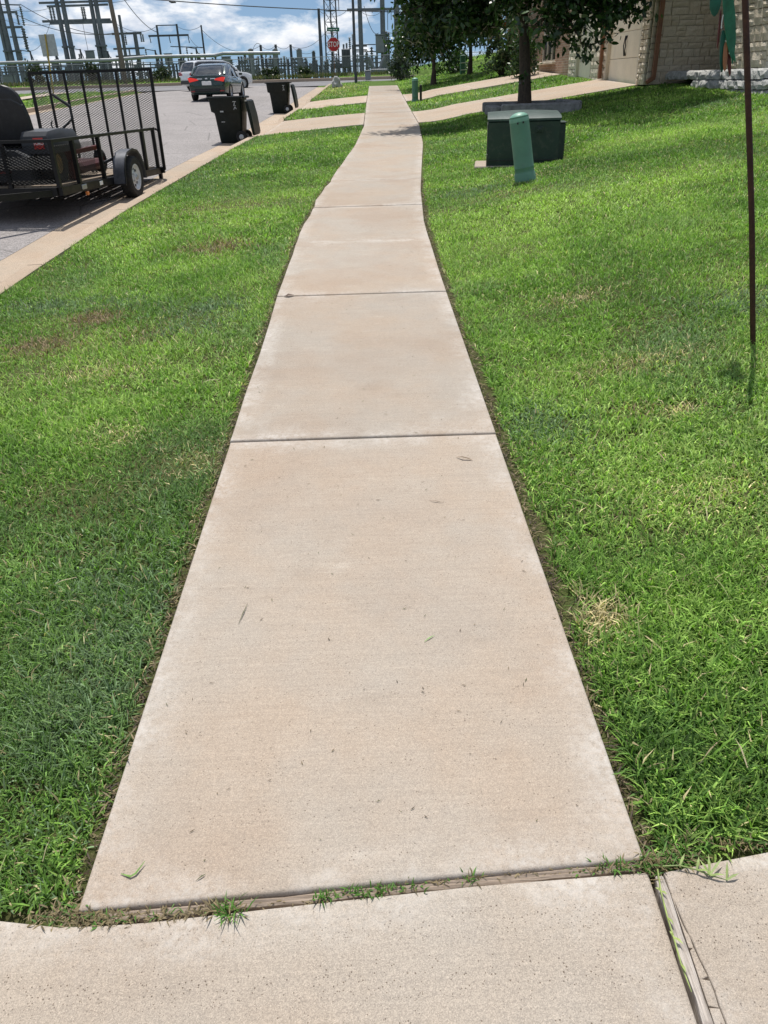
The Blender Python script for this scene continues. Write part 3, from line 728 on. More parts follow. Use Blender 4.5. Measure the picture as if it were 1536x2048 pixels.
def clip(name, label, cat, pts, w, col):
    pts = [Vector((a, b, float(base(b))+.003+h)) for a, b, h in pts]; vs_ = []
    for i, p in enumerate(pts):
        d = (pts[min(i+1, len(pts)-1)]-pts[max(i-1, 0)]).normalized(); s = Vector((-d.y, d.x, 0)); ww = w*(1-.75*abs(2*i/(len(pts)-1)-1)**2)
        vs_ += [p-s*ww, p+s*ww, p+Vector((0, 0, ww*.5))]
    fs = []
    for i in range(len(pts)-1):
        a = i*3; fs += [(a, a+2, a+5, a+3), (a+2, a+1, a+4, a+5), (a, a+3, a+4, a+1)]
    o = MB().add(vs_, fs).build(name, pmat(name+' tone', col, .6, 0, .3, 60), None, True); return tag(o, label, cat)
clip('grass_clipping', 'bent green grass blade lying near the corner of the first slab', 'grass clipping', [(-.578, 1.075, 0), (-.555, 1.066, .002), (-.545, 1.072, .003), (-.531, 1.098, .006)], .0028, (.15, .28, .06))
clip('grass_clipping', 'short dark grass blade near the front joint left of centre', 'grass clipping', [(-.412, 1.052, 0), (-.402, 1.06, .002), (-.394, 1.066, .001)], .0016, (.07, .09, .03))
clip('grass_clipping', 'long dry stalk on the left side of the first slab', 'grass clipping', [(-.437, 1.90, 0), (-.428, 1.95, .004), (-.421, 2.0, .002)], .0017, (.12, .12, .06))
clip('grass_clipping', 'small bright green blade in the middle of the first slab', 'grass clipping', [(.125, 1.785, 0), (.142, 1.8, .002), (.158, 1.812, .001)], .002, (.2, .4, .1))
clip('grass_clipping', 'brown curved stalk near the far end of the first slab on the right', 'grass clipping', [(.205, 2.6, 0), (.23, 2.59, .003), (.255, 2.582, 0)], .0022, (.14, .09, .05))
clip('root_scrap', 'frayed brown root scrap beside the second joint on the right', 'twig', [(.345, 2.955, 0), (.37, 2.935, .01), (.395, 2.93, .004), (.41, 2.92, 0)], .005, (.16, .11, .06))
clip('dead_leaf', 'curled brown leaf at the left end of the third joint', 'leaf', [(-.60, 5.50, 0), (-.57, 5.505, .012), (-.53, 5.52, .004)], .018, (.13, .085, .06))
clip('dead_leaf', 'dark leaf scrap lying in the gutter at lower left', 'leaf', [(-3.13, 7.05, -.22), (-3.08, 7.1, -.21), (-3.02, 7.12, -.225)], .02, (.09, .06, .05))

# ================================================================ right side: green boxes, ornament, tree, house
M['tgreen'] = pmat('dark green enamel', (.010, .028, .021), .4, 0, .25, 4, (.10, .10, .085), .35, .1, 80)
M['tlid'] = pmat('weathered green lid', (.028, .056, .046), .5, 0, .2, 5, (.16, .17, .15), .35, .1, 80)
M['tsunside'] = pmat('sunlit side with rust', (.10, .105, .10), .45, .3, .4, 12, (.16, .08, .04), .6)  # paler grey paints glancing sun onto the left side, under rust flecks
M['pgreen'] = pmat('pale green plastic', (.09, .215, .148), .5, 0, .12, 5, (.10, .14, .10), .25)
M['pgreen2'] = pmat('green plastic', (.06, .165, .11), .5, 0, .12, 5, (.10, .14, .10), .25)
M['black'] = pmat('black paint', (.012, .012, .013), .42, 0, .3, 9, (.05, .045, .04), .4)
M['rubber'] = pmat('black rubber', (.014, .014, .014), .8, 0, .3, 14, (.06, .055, .05), .5, .3, 120)
M['steel'] = pmat('galvanised steel', (.42, .44, .46), .42, .75, .15, 10, (.3, .3, .3), .3)
# ---- pad-mounted transformer
tz = .475-.01
tr_ = thing('transformer_box', 'dark green pad-mounted transformer box on the lawn in front of the tree', 'transformer', (2.12, 11.35, tz), R(-8))
W2, D0, D1 = .455, -.36, .36
mb = MB()   # pad top stays level while the lawn climbs past it
mb.box((.03, .02, -.10), (1.30, .80, .24), None, 0, .012); mb.build('concrete_pad', M['padc'], tr_)
zb = .02
mb = MB()
sec = lambda x: [(x, D1, zb), (x, D0, zb), (x, D0-.012, .53), (x, D0+.03, .57), (x, D1, .605)]
mb.loft([sec(-W2), sec(-W2+.02), sec(W2-.02), sec(W2)]); mb.build('cabinet', M['tgreen'], tr_)
mb = MB(); rings = []
for i in range(9):
    x = -W2-.012 + (2*W2+.024)*i/8; k = .016*math.sin(math.pi*i/8)
    rings.append([(x, D1+.015, .60), (x, D0-.026, .545), (x, D0-.026, .57), (x, D0+.05, .596+k*.6), (x, .05, .616+k), (x, D1+.015, .628+k)])
mb.loft(rings).build('lid', M['tlid'], tr_, True)
MB().box((0, D0-.020, .085), (2*W2-.05, .010, .010)).build('panel_seam', M['black'], tr_)
MB().box((-W2-.004, -.02, .29), (.012, .60, .44), None, 0, .004).build('side_panel', M['tsunside'], tr_)
MB().box((-W2-.006, D0+.03, .09), (.016, .09, .14), None, 0, .004).build('corner_bracket', M['tsunside'], tr_)
mb = MB(); mb.box((.20, D0-.03, .44), (.085, .014, .07), None, 0, .004); mb.lathe([(.022, 0), (.022, .03), (.014, .034)], 12, Matrix.Translation((.20, D0-.027, .44)) @ Matrix.Rotation(R(90), 4, 'X')); mb.build('padlock_cup', M['tgreen'], tr_)
MB().box((W2+.045, -.02, .27), (.09, .34, .46), None, 0, .01).build('cooling_fin', M['tgreen'], tr_)
MB().box((W2+.045, -.02, .506), (.105, .36, .014), None, 0, .004).build('fin_cap', M['tlid'], tr_)
# ---- telecom pedestals
def pedestal(loc, h, r, tilt, label, mat, lugs=False):
    t = thing('telecom_pedestal', label, 'pedestal', loc); t.rotation_euler = tilt
    MB().lathe([(r*1.08, -.06), (r*1.08, .05), (r*1.02, .058), (r*1.0, .075)], 24).build('base_collar', mat, t, True)
    MB().lathe([(r*.985, .07), (r*.985, .115), (r*1.0, .118), (r*.985, .122), (r*.985, h*.72), (r*.95, h*.985)], 28).build('sleeve', mat, t, True)
    MB().lathe([(r*.975, h*.90), (r*.975, h*.945), (r*.93, h*.975), (r*.80, h*1.005), (r*.55, h*1.03), (r*.28, h*1.042), (.01, h*1.046)], 28).build('cap', M['pcap'], t, True)
    for a in (-1.9, -1.35): MB().box((r*.98*math.cos(a), r*.98*math.sin(a), h*.885), (.016, .012, .02), Matrix.Rotation(a+math.pi/2, 3, 'Z')).build('vent_notch', M['black'], t)
    return t
M['pcap'] = pmat('sunlit green cap', (.16, .34, .25), .45, 0, .12, 6, (.2, .3, .22), .25)  # lighter than the sleeve: sun on the dome is put into the colour
pz = Tz(1.835, 9.55)
pedestal((1.845, 9.55, pz), .655, .112, (R(-3), R(-9.5), 0), 'tilted pale green round pedestal standing before the transformer box', M['pgreen'])
pedestal((1.60, 26.2, Tz(1.6, 26.2)), .60, .095, (0, 0, 0), 'upright green round pedestal beside the sidewalk between the two driveways', M['pgreen2'])
o = MB().box((0, 0, .2), (.07, .06, .44), None, 0, .01).build('marker_post', M['black'], None, False, (1.78, 26.35, Tz(1.78, 26.35))); tag(o, 'short dark marker post right behind the upright pedestal', 'post')
# ---- stone ring in front of the tree
M['slabst'] = pmat('grey weathered stone', (.20, .20, .202), .9, 0, .35, 7, (.07, .07, .065), .6, .6, 30)
ring = thing('tree_ring', 'low grey stone edging around the near oak behind the transformer', 'edging', (3.34, 17.0, Tz(3.34, 17.0)))
for (c, d, rz) in [((0, -.80, .09), (1.46, .20, .20), 0), ((-.72, .1, .05), (.2, 1.5, .18), 0), ((.72, .1, .12), (.2, 1.5, .18), 0), ((0, .9, .10), (1.7, .2, .18), 0)]:
    MB().box(c, d, Matrix.Rotation(rz, 3, 'Z'), 0, .025).build('stone', M['slabst'], ring)
# ---- leaning rusty pole with the hanging metal parrot
M['rust'] = pmat('rusty brown pole', (.045, .016, .010), .62, .2, .35, 14, (.12, .05, .025), .5, .3, 150)
pz = Tz(1.96, 3.8)
P0 = Vector((1.96, 3.8, pz-.05)); dirp = (Vector((1.625, 3.83, 1.76))-Vector((1.96, 3.8, pz))).normalized()
hook = thing('garden_hook', 'rusty leaning garden pole planted in the lawn at the right edge', 'pole', (1.96, 3.8, pz))
top = dirp*1.75
pts = [Vector((0, 0, -.06)), dirp*.6, dirp*1.2, top]
MB().path(pts, [.0135]*4, 12).build('pole', M['rust'], hook, True)
arc = [top]
for i in range(1, 11):
    a = math.pi*i/10; arc.append(top + Vector((-.045*(1-math.cos(a))*1.0, -.01*i/10, .12*math.sin(a)+.02)))
arc.append(arc[-1]+Vector((-.005, 0, -.06))); arc.append(arc[-1]+Vector((-.02, 0, -.02)))
MB().path(arc, .008, 8).build('hook_arm', M['rust'], hook, True)
hk = Vector((1.96, 3.8, pz)) + arc[-1]
def featherm(name, col): return pmat(name, col, .42, .15, .3, 14, tuple(c*.4 for c in col), .5)
FG = featherm('green enamel', (.014, .15, .075)); FG2 = featherm('teal enamel', (.012, .10, .07)); FO = featherm('faded orange enamel', (.36, .15, .07)); FR = featherm('dark red enamel', (.10, .016, .012)); FW = pmat('bare bright rim', (.6, .62, .6), .35, .5, .2, 20)
par = thing('parrot_ornament', 'green metal parrot ornament with orange tail hanging from the pole', 'ornament', hk)
def plate(name, outline, mat, z0, tilt, bend=.0, th=.004, parent=par):
    """curved sheet-metal feather: outline in local x,z, given thickness and bend"""
    mb = MB(); n = len(outline); ring = []
    cx = sum(p[0] for p in outline)/n; cz = sum(p[1] for p in outline)/n
    f = lambda x, z: z0 + bend*((x-cx)**2*14) + tilt*(z-cz)
    vs_ = [(x, f(x, z)-th/2, z) for x, z in outline] + [(x, f(x, z)+th/2, z) for x, z in outline] + [(cx, f(cx, cz)-th/2-.004, cz), (cx, f(cx, cz)+th/2, cz)]
    fs = [(i, (i+1) % n, n+(i+1) % n, n+i) for i in range(n)] + [((i+1) % n, i, 2*n) for i in range(n)] + [(n+i, n+(i+1) % n, 2*n+1) for i in range(n)]
    return mb.add(vs_, fs).build(name, mat, parent, True)
def feath(x0, z0, x1, z1, w, tip=.25):
    d = Vector((x1-x0, z1-z0)); L = d.length; d.normalize(); s = Vector((-d.y, d.x)); out = []
    prof = [(0, .35), (.15, .8), (.45, 1), (.75, .92), (.92, .55), (1, tip*.4)]
    for t, k in prof: p = Vector((x0, z0))+d*L*t+s*w*k/2; out.append((p.x, p.y))
    for t, k in prof[::-1]: p = Vector((x0, z0))+d*L*t-s*w*k/2; out.append((p.x, p.y))
    return out
hx = hk.x; hz = hk.z
def LP(px, py, Y=4.08): q = at(px, py, Y); return (q.x-hx, q.z-hz)
tpz = at(1440, 0, 3.75)
# body above the frame, then wing and tail feathers hanging down
by = 4.08-hk.y
MB().lathe([(.008, .0), (.04, .03), (.055, .09), (.05, .15), (.034, .19), (.03, .21)], 16, Matrix.Translation((LP(1448, 8)[0]-.012, by, LP(1448, 8)[1]+.02)) @ Matrix.Diagonal((.7, .45, 1, 1))).build('body', FG, par, True)
MB().lathe([(.006, -.03), (.026, -.015), (.033, .008), (.028, .03), (.008, .043)], 14, Matrix.Translation((LP(1448, 8)[0]-.02, by-.005, LP(1448, 8)[1]+.245))).build('head', FR, par, True)
mb = MB(); bxp = Vector((LP(1448, 8)[0]-.05, by-.01, LP(1448, 8)[1]+.245)); mb.path([bxp, bxp+Vector((-.015, -.004, -.002)), bxp+Vector((-.022, -.005, -.018))], [.011, .008, .002], 8); mb.build('beak', FO, par, True)
mb = MB(); mb.path([Vector((0, 0, 0)), Vector((LP(1448, 8)[0]-.02, by-.005, LP(1448, 8)[1]+.285))], .0012, 5); mb.build('hanger_wire', M['rust'], par)
a = LP(1432, -40); b = LP(1428, 33); plate('wing', feath(a[0], a[1], b[0], b[1], .052), FG2, by-.012, -.10, .5)
a = LP(1452, -30); b = LP(1462, 118); plate('wing', feath(a[0], a[1], b[0], b[1], .050), FG, by-.02, .02, .5)
for (x0, y0, x1, y1, w, m_, off) in [(1448, 60, 1444, 145, .026, FG2, .004), (1450, 85, 1447, 143, .020, FO, -.012), (1456, 90, 1460, 152, .018, FR, .0), (1444, 20, 1436, 98, .010, FR, .01), (1462, 40, 1467, 130, .014, FG, .008), (1466, 30, 1470, 66, .012, FG2, .01), (1461, 95, 1468, 125, .01, FG, -.014)]:
    a = LP(x0, y0); b = LP(x1, y1); plate('tail_feather', feath(a[0], a[1], b[0], b[1], w), m_, by+off, .03, .6)
mb = MB(); w_ = [LP(447.0+1000, 82), LP(1452, 84), LP(1455, 95), LP(1455, 108)]; mb.path([(q[0], by-.02, q[1]) for q in w_], .0024, 6); mb.build('bright_rim', FW, par); mb = MB(); w_ = [LP(1443, 30), LP(1440, 45), LP(1439, 58)]; mb.path([(q[0], by-.02, q[1]) for q in w_], .0022, 6); mb.build('bright_rim', FW, par)

# ---- trees
def leafcloud(pts, n_per, spread, size, cols, seed, flatz=.8, droop=.35):
    g = np.random.default_rng(seed); pts = np.asarray(pts); n = len(pts)*n_per
    c = np.repeat(pts, n_per, 0) + g.normal(0, 1, (n, 3))*np.array([spread, spread, spread*flatz])
    d = g.normal(0, 1, (n, 3)); d[:, 2] -= droop; d /= np.linalg.norm(d, axis=1)[:, None]
    u = g.normal(0, 1, (n, 3)); u -= d*(u*d).sum(1)[:, None]; u /= np.linalg.norm(u, axis=1)[:, None]
    L = (size*g.uniform(.6, 1.35, n))[:, None]; w = L*.21; nn = np.cross(d, u)
    V = np.stack([c, c+d*L*.35+u*w+nn*L*.04, c+d*L*.75+u*w*.8+nn*L*.02, c+d*L, c+d*L*.75-u*w*.8+nn*L*.02, c+d*L*.35-u*w+nn*L*.04], 1).reshape(-1, 3)
    k = np.arange(n)*6; Tt = np.concatenate([np.stack([k, k+1, k+5], 1), np.stack([k+1, k+2, k+5], 1), np.stack([k+2, k+4, k+5], 1), np.stack([k+2, k+3, k+4], 1)])
    cl = np.array(cols)[g.integers(0, len(cols), n)]*g.uniform(.6, 1.35, n)[:, None]
    return V, Tt, np.repeat(cl, 6, 0)
def tree(name, label, base_, trunk_pts, r0_, limbs, n_per, spread, size, cols, seed, extra=(), group=None, twigs=5, subl=.8):
    """trunk and limbs as tapered tubes; leaves in clumps along every twig"""
    rr = random.Random(seed); root = thing(name, label, 'tree', base_, 0, group)
    mb = MB(); n = len(trunk_pts)
    prof = [r0_*(1.35 if i == 0 else 1.08 if i == 1 else 1-.45*i/(n-1)) for i in range(n)]
    mb.path([Vector(p) for p in trunk_pts], prof, 14); mb.build('trunk', M['bark'], root, True)
    lm = MB(); clumps = []; topp = Vector(trunk_pts[-1])
    for lp in limbs:
        start = topp + (Vector(trunk_pts[-2])-topp)*rr.uniform(0, .6); end = Vector(lp)
        mid = (start+end)/2 + Vector((rr.uniform(-.15, .15), rr.uniform(-.15, .15), rr.uniform(.05, .35)))
        pp = [start, (start+mid)/2+Vector((0, 0, .06)), mid, (mid+end)/2+Vector((rr.uniform(-.1, .1), rr.uniform(-.1, .1), .05)), end]
        lm.path(pp, [r0_*.42, r0_*.33, r0_*.24, r0_*.15, r0_*.06], 7)
        for t in range(twigs):
            q0 = pp[2] + (end-pp[2])*rr.uniform(0, 1) if t else end
            q1 = q0 + Vector((rr.gauss(0, .45), rr.gauss(0, .45), rr.gauss(-.05, .28)))*subl
            lm.path([q0, (q0+q1)/2+Vector((0, 0, .05)), q1], [r0_*.09, r0_*.06, r0_*.02], 5)
            for s in (0.35, .7, 1.0): clumps.append(q0+(q1-q0)*s)
    for e in extra: clumps.append(Vector(e))
    lm.build('limbs', M['bark'], root, True)
    V, Tt, C = leafcloud([tuple(c) for c in clumps], n_per, spread, size, cols, seed)
    link('crown', fast_tris('crown', V, Tt, M['leaf'], C), root)
    return root
LV = [(.020, .055, .012), (.028, .07, .014), (.045, .10, .02), (.016, .042, .012), (.07, .125, .03)]
bx_, by_ = 3.33, 17.75; bz_ = Tz(bx_, by_)
rr = random.Random(5); limbs = []
for i in range(26):
    a = 2*math.pi*i/26+rr.uniform(-.2, .2); rad = rr.uniform(.5, 1.0)
    limbs.append((-.1+2.45*rad*math.cos(a), .5+1.55*rad*math.sin(a), 2.05+1.5*(1-rad)+rr.uniform(-.15, .75)))
for i in range(22): limbs.append((rr.uniform(-2.5, 2.7), rr.uniform(-.5, 1.2), rr.uniform(2.35, 3.3)))
for i in range(16): limbs.append((rr.uniform(.4, 2.7), rr.uniform(-2.3, .3), rr.uniform(2.75, 3.4)))  # high limbs out of view, added to shade the right lawn
for i in range(12): limbs.append((rr.uniform(.2, 2.1), rr.uniform(-3.3, -1.6), rr.uniform(2.9, 3.5)))  # nearer limbs out of view, added to stretch that shade forward
for i in range(8): limbs.append((rr.uniform(-2.3, .2), rr.uniform(-.6, 1.2), rr.uniform(2.6, 3.3)))
limbs += [(1.6, -.6, 2.3), (2.3, -.5, 2.5), (2.6, -.9, 2.45), (1.9, -1.0, 2.6), (-.5, .3, 3.3), (.6, .4, 3.4), (0, -.3, 3.5), (1.1, .2, 3.0), (-1.2, .4, 3.1), (-2.5, .2, 1.75), (-2.2, .5, 1.35), (-2.65, .0, 2.25), (-1.8, .6, 1.25), (-1.5, .3, 1.6), (-1.0, .5, 1.5)]
# low hanging boughs on the right
def rel(px, py, Y): q = at(px, py, Y); return (q.x-bx_, q.y-by_, q.z-bz_)
low = [rel(1285, 28, 16.6), rel(1240, 30, 16.6), rel(1215, 22, 16.6), rel(1165, 45, 16.6), rel(1150, 85, 16.6), rel(1172, 112, 16.6), rel(1130, 50, 16.8), rel(1120, 20, 16.6), rel(1190, 15, 16.8), rel(1105, 70, 17.2), rel(1095, 30, 17.2)]
limbs += [rel(1270, 20, 16.8), rel(1150, 60, 16.8), rel(1200, 10, 16.8)]
oak = tree('oak_tree', 'large dark leafed oak with thick trunk behind the transformer box', (bx_, by_, bz_), [(0, 0, -.08), (-.005, 0, .12), (-.03, 0, .7), (-.07, .02, 1.2), (-.12, .05, 1.75), (-.1, .1, 2.3)], .135, limbs, 42, .16, .13, LV, 3)
up = [(rr.uniform(.2, 2.6), rr.uniform(-2.6, 2.0), rr.uniform(2.8, 3.5)) for _ in range(430)] + [(rr.uniform(-2.2, -.6), rr.uniform(.5, 2.1), rr.uniform(2.7, 3.5)) for _ in range(110)] + [(rr.uniform(-.7, .4), rr.uniform(-.6, 2.0), rr.uniform(2.8, 3.6)) for _ in range(80)]
V, Tt, C = leafcloud(up, 40, .17, .14, LV, 92); link('shade_foliage', fast_tris('shade_foliage', V, Tt, M['leaf'], C), oak)  # unseen leaf clumps above the view, added and placed to darken the lawn
V, Tt, C = leafcloud(low, 46, .085, .10, LV, 91)
link('low_foliage', fast_tris('low_foliage', V, Tt, M['leaf'], C), oak)
mb = MB()
for a, b in [(rel(1270, 20, 16.8), low[0]), (rel(1150, 60, 16.8), low[5]), (rel(1150, 60, 16.8), low[4])]: mb.path([a, Vector(a).lerp(Vector(b), .5)+Vector((0, 0, .03)), b], [.014, .009, .004], 5)
mb.path([(-.07, .02, 1.3), rel(1120, 5, 17), rel(1200, 10, 16.8), rel(1270, 20, 16.8)], [.04, .03, .02, .012], 6); mb.path([(-.07, .02, 1.3), rel(1110, 15, 17), rel(1150, 60, 16.8)], [.035, .02, .012], 6)
mb.build('low_boughs', M['bark'], oak, True)
V, Tt, C = leafcloud([rel(1046, 152, 17.3), rel(1038, 158, 17.3)], 16, .06, .09, LV, 17); link('trunk_shoot', fast_tris('trunk_shoot', V, Tt, M['leaf'], C), oak)['kind'] = 'stuff'
def simple_tree(name, label, x, y, h, cz, rx, rz_, r, nl, n_per, spread, size, cols, seed, group=None, lean=0):
    z = Tz(x, y); q = random.Random(seed); lim = []
    for i in range(nl):
        a = 2*math.pi*i/nl+q.uniform(-.3, .3); k = q.uniform(.25, 1); e = q.uniform(-1, 1)
        lim.append((lean+rx*k*math.cos(a)*math.sqrt(1-.5*e*e), rx*k*math.sin(a)*math.sqrt(1-.5*e*e), cz+rz_*e))
    return tree(name, label, (x, y, z), [(0, 0, -.1), (0, 0, .15), (.02, 0, h*.5), (lean*.3, 0, h), (lean*.5, 0, h+.3)], r, lim, n_per, spread, size, cols, seed, group=group, twigs=4)
simple_tree('corner_oak', 'bushy oak with slim trunk standing beyond the second driveway', 2.75, 33.5, .9, 2.35, 1.75, 1.35, .10, 22, 46, .2, .17, LV, 12)
simple_tree('corner_oak', 'oak in deep shade beyond the second driveway next to the house corner', 4.5, 36.5, 1.0, 2.5, 1.6, 1.3, .10, 20, 46, .2, .17, LV, 13)
def shrub(name, label, x, y, h, rx, cols, seed, n=30, n_per=60, size=.1, extra=None, fl=None):
    z = Tz(x, y); g = random.Random(seed); root = thing(name, label, 'shrub', (x, y, z)); mb = MB(); pts = []
    for i in range(n):
        a = g.uniform(0, 6.28); k = math.sqrt(g.random())*rx; t = g.uniform(.12, 1); kk = k*(1-.45*t*t)
        p = Vector((kk*math.cos(a), kk*math.sin(a), h*t)); pts.append(tuple(p))
        if i % 2 == 0: mb.path([(0.06*math.cos(a), .06*math.sin(a), 0), p*.5+Vector((0, 0, .05)), p], [.018, .012, .004], 5)
    mb.build('stems', M['bark'], root, True)
    V, Tt, C = leafcloud(pts, n_per, .11, size, cols, seed, .9, .1); link('foliage', fast_tris('foliage', V, Tt, M['leaf'], C), root)
    if fl:
        V, Tt, C = leafcloud(fl[0], fl[2], .07, .09, fl[1], seed+1, .9, 0); link('blossom', fast_tris('blossom', V, Tt, M['leaf'], C), root)
    return root
GS = [(.05, .09, .03), (.07, .115, .045), (.035, .07, .025), (.10, .14, .06)]
q = lambda px, py, Y, x, y: tuple(at(px, py, Y)-Vector((x, y, Tz(x, y))))
sx, sy = 5.0, 31.5
shrub('red_flowering_shrub', 'tall shrub with red and yellow blossom beside the house wall', sx, sy, 1.9, .85, GS, 44, 34, 60, .15, None, ([q(980, 95, sy, sx, sy), q(1000, 75, sy, sx, sy), q(1018, 70, sy, sx, sy), q(1010, 55, sy, sx, sy), q(1025, 85, sy, sx, sy), q(990, 90, sy, sx, sy)], [(.35, .02, .02), (.25, .03, .03), (.5, .3, .05), (.3, .05, .03)], 26))
shrub('round_shrub', 'grey-green round shrub standing alone beyond the end of the sidewalk', 2.0, 43.5, 1.25, .62, [(.06, .085, .05), (.08, .10, .06), (.04, .06, .04)], 45, 34, 60, .12)
shrub('dark_shrub', 'low dark shrub in the shade below the corner oaks', 4.2, 40.0, .9, .9, LV, 46, 26, 50, .14)
shrub('dark_shrub', 'dark evergreen shrub pressed against the house wall under the window', 5.3, 28.6, 1.0, .45, LV, 47, 26, 60, .11)

# ---- the duplex house
HX, HY, HZ = 6.05, 18.7, 1.27
house = thing('brick_house', 'cream stone and brick duplex house with two garage doors on the right', 'house', (HX, HY, HZ))
def stonemat(name, cols, vsc=1.0):
    m, nt, p, o = newmat(name); v = opos(nt)
    inf = nd(nt, 'ShaderNodeObjectInfo')
    c = mixc(nt, inf.outputs['Random'], cols[0], cols[1])
    c = mixc(nt, math_(nt, 'MULTIPLY', ramp(nt, noise(nt, v, 9*vsc, 8, .65), .4, .7), .6), c, cols[2])
    c = mixc(nt, math_(nt, 'MULTIPLY', ramp(nt, noise(nt, v, 30*vsc, 6, .7), .5, .75), .35), c, tuple(x*.5 for x in cols[2]))
    nt.links.new(c, p.inputs['Base Color']); p.inputs['Roughness'].default_value = .92
    bump(nt, p, noise(nt, v, 25*vsc, 8, .7), .9, .03)
    return m
M['stone'] = stonemat('cream limestone', ((.72, .62, .47), (.80, .72, .58), (.58, .49, .37)))
M['stone2'] = stonemat('rough grey limestone', ((.42, .42, .40), (.60, .59, .55), (.13, .145, .145)))
M['mortar'] = pmat('mortar', (.55, .48, .38), .95, 0, .2, 20, (.2, .17, .14), .4, .5, 60)
M['cream'] = pmat('cream door paint', (.83, .74, .57), .55, 0, .06, 3, (.5, .43, .32), .18)
M['trim'] = pmat('cream trim', (.62, .56, .45), .6, 0, .08, 3)
M['copper'] = pmat('brown downspout paint', (.235, .105, .052), .45, .1, .18, 4, (.12, .05, .03), .3)
M['glass'] = pmat('dark window glass', (.012, .014, .016), .06, 0, .3, 2, spec=.9)
M['roof'] = pmat('shingle', (.10, .085, .075), .9, 0, .3, 8, (.05, .045, .04), .5, .5, 50)
M['soffit'] = pmat('soffit', (.5, .45, .37), .7, 0, .08, 3)
def brickmat():
    m, nt, p, o = newmat('tan brick'); v = opos(nt)
    sp = nd(nt, 'ShaderNodeSeparateXYZ', {0: v}); cb = nd(nt, 'ShaderNodeCombineXYZ', {0: math_(nt, 'ADD', sp.outputs[1], sp.outputs[0]), 1: sp.outputs[2], 2: 0.0})
    b = nd(nt, 'ShaderNodeTexBrick', {'Color1': (.30, .18, .115, 1), 'Color2': (.42, .29, .20, 1), 'Mortar': (.42, .37, .30, 1), 'Scale': 1.0, 'Brick Width': .2, 'Row Height': .066, 'Mortar Size': .007, 'Bias': -.1})
    nt.links.new(cb.outputs[0], b.inputs['Vector'])
    c = mixc(nt, .4, b.outputs['Color'], ramp(nt, noise(nt, v, 12, 6), .3, .7, (.25, .2, .16), (.7, .62, .55)), 'OVERLAY')
    nt.links.new(c, p.inputs['Base Color']); p.inputs['Roughness'].default_value = .92
    bump(nt, p, math_(nt, 'SUBTRACT', 1.0, b.outputs['Fac']), .8, .008)
    return m
M['brick'] = brickmat()
WH = 2.9; FL = 18.0  # wall height, front length along +y
# local coords: x into the house, y along the front, front face at x=0
D1A, D1B = .62, 3.15       # near garage door opening (y)
D2A, D2B = 4.62, 6.2       # second garage door
WA, WB = 9.2, 11.3         # window
openings = [(D1A, D1B, 0, 2.15), (D2A, D2B, 0, 2.15), (WA, WB, .62, 2.2)]
mb = MB(); x0, x1 = .06, .22
edges = [0.06, D1A, D1B, D2A, D2B, WA, WB, FL]
for a, b in [(0.06, D1A), (D1B, D2A), (D2B, WA), (WB, FL)]: mb.box(((x0+x1)/2, (a+b)/2, WH/2), (x1-x0, b-a, WH))
for a, b, c, d in openings:
    mb.box(((x0+x1)/2, (a+b)/2, (d+WH)/2), (x1-x0, b-a, WH-d))
    if c > 0: mb.box(((x0+x1)/2, (a+b)/2, c/2), (x1-x0, b-a, c))
mb.build('front_wall', M['brick'], house)
mb = MB(); mb.box((.86, .13, WH/2), (1.6, .14, WH)); mb.build('garage_side_wall', M['mortar'], house); mb = MB(); mb.box((1.72, .4, WH/2), (.12, .6, WH)); mb.box((4.6, -.9, WH/2), (5.7, .14, WH)); mb.build('side_wall', M['brick'], house)
MB().box((6, FL, WH/2), (12, .2, WH)).box((12, FL/2, WH/2), (.2, FL, WH)).build('rear_wall', M['brick'], house)
# garage doors of flush panels
def gdoor(a, b, xin):
    d = MB(); root = bpy.data.objects.new('garage_door', None); COL.objects.link(root); root.parent = house
    h = 2.13/4
    for i in range(4): MB().box((xin, (a+b)/2, h*(i+.5)), (.04, b-a-.02, h-.008), None, 0, .006).build('panel', M['cream'], root)
    for s in (-1, 1):
        y = (a+b)/2 + s*.055; z = .78
        mb2 = MB(); mb2.path([(xin-.03, y, z-.2), (xin-.055, y-s*.015, z-.1), (xin-.055, y+s*.02, z), (xin-.055, y-s*.015, z+.1), (xin-.03, y, z+.2)], [.016, .011, .013, .011, .016], 6)
        mb2.build('handle', M['black'], root, True)
    return root
gdoor(D1A+.06, D1B, .115); gdoor(D2A, D2B, .115)
for a, b in ((D1A, D1B), (D2A, D2B)): MB().box((.11, a-.04+.06, 1.09), (.2, .08, 2.18)).box((.11, b+.02, 1.09), (.2, .06, 2.18)).box((.105, (a+b)/2, 2.19), (.21, b-a+.1, .1)).build('door_casing', M['trim'], house)
# window
wr_ = bpy.data.objects.new('window', None); COL.objects.link(wr_); wr_.parent = house
MB().box((.13, (WA+WB)/2, 1.41), (.02, WB-WA, 1.56)).build('pane', M['glass'], wr_)
mb = MB()
for k in range(4): y = WA+.03+(WB-WA-.06)*k/3; mb.box((.11, y, 1.41), (.05, .06, 1.58))
for z in (.64, 1.41, 2.18): mb.box((.112, (WA+WB)/2, z), (.045, WB-WA, .05))
mb.build('frame', M['trim'], wr_); MB().box((.03, (WA+WB)/2, .58), (.16, WB-WA+.2, .07), None, 0, .01).build('sill', M['stone'], wr_)
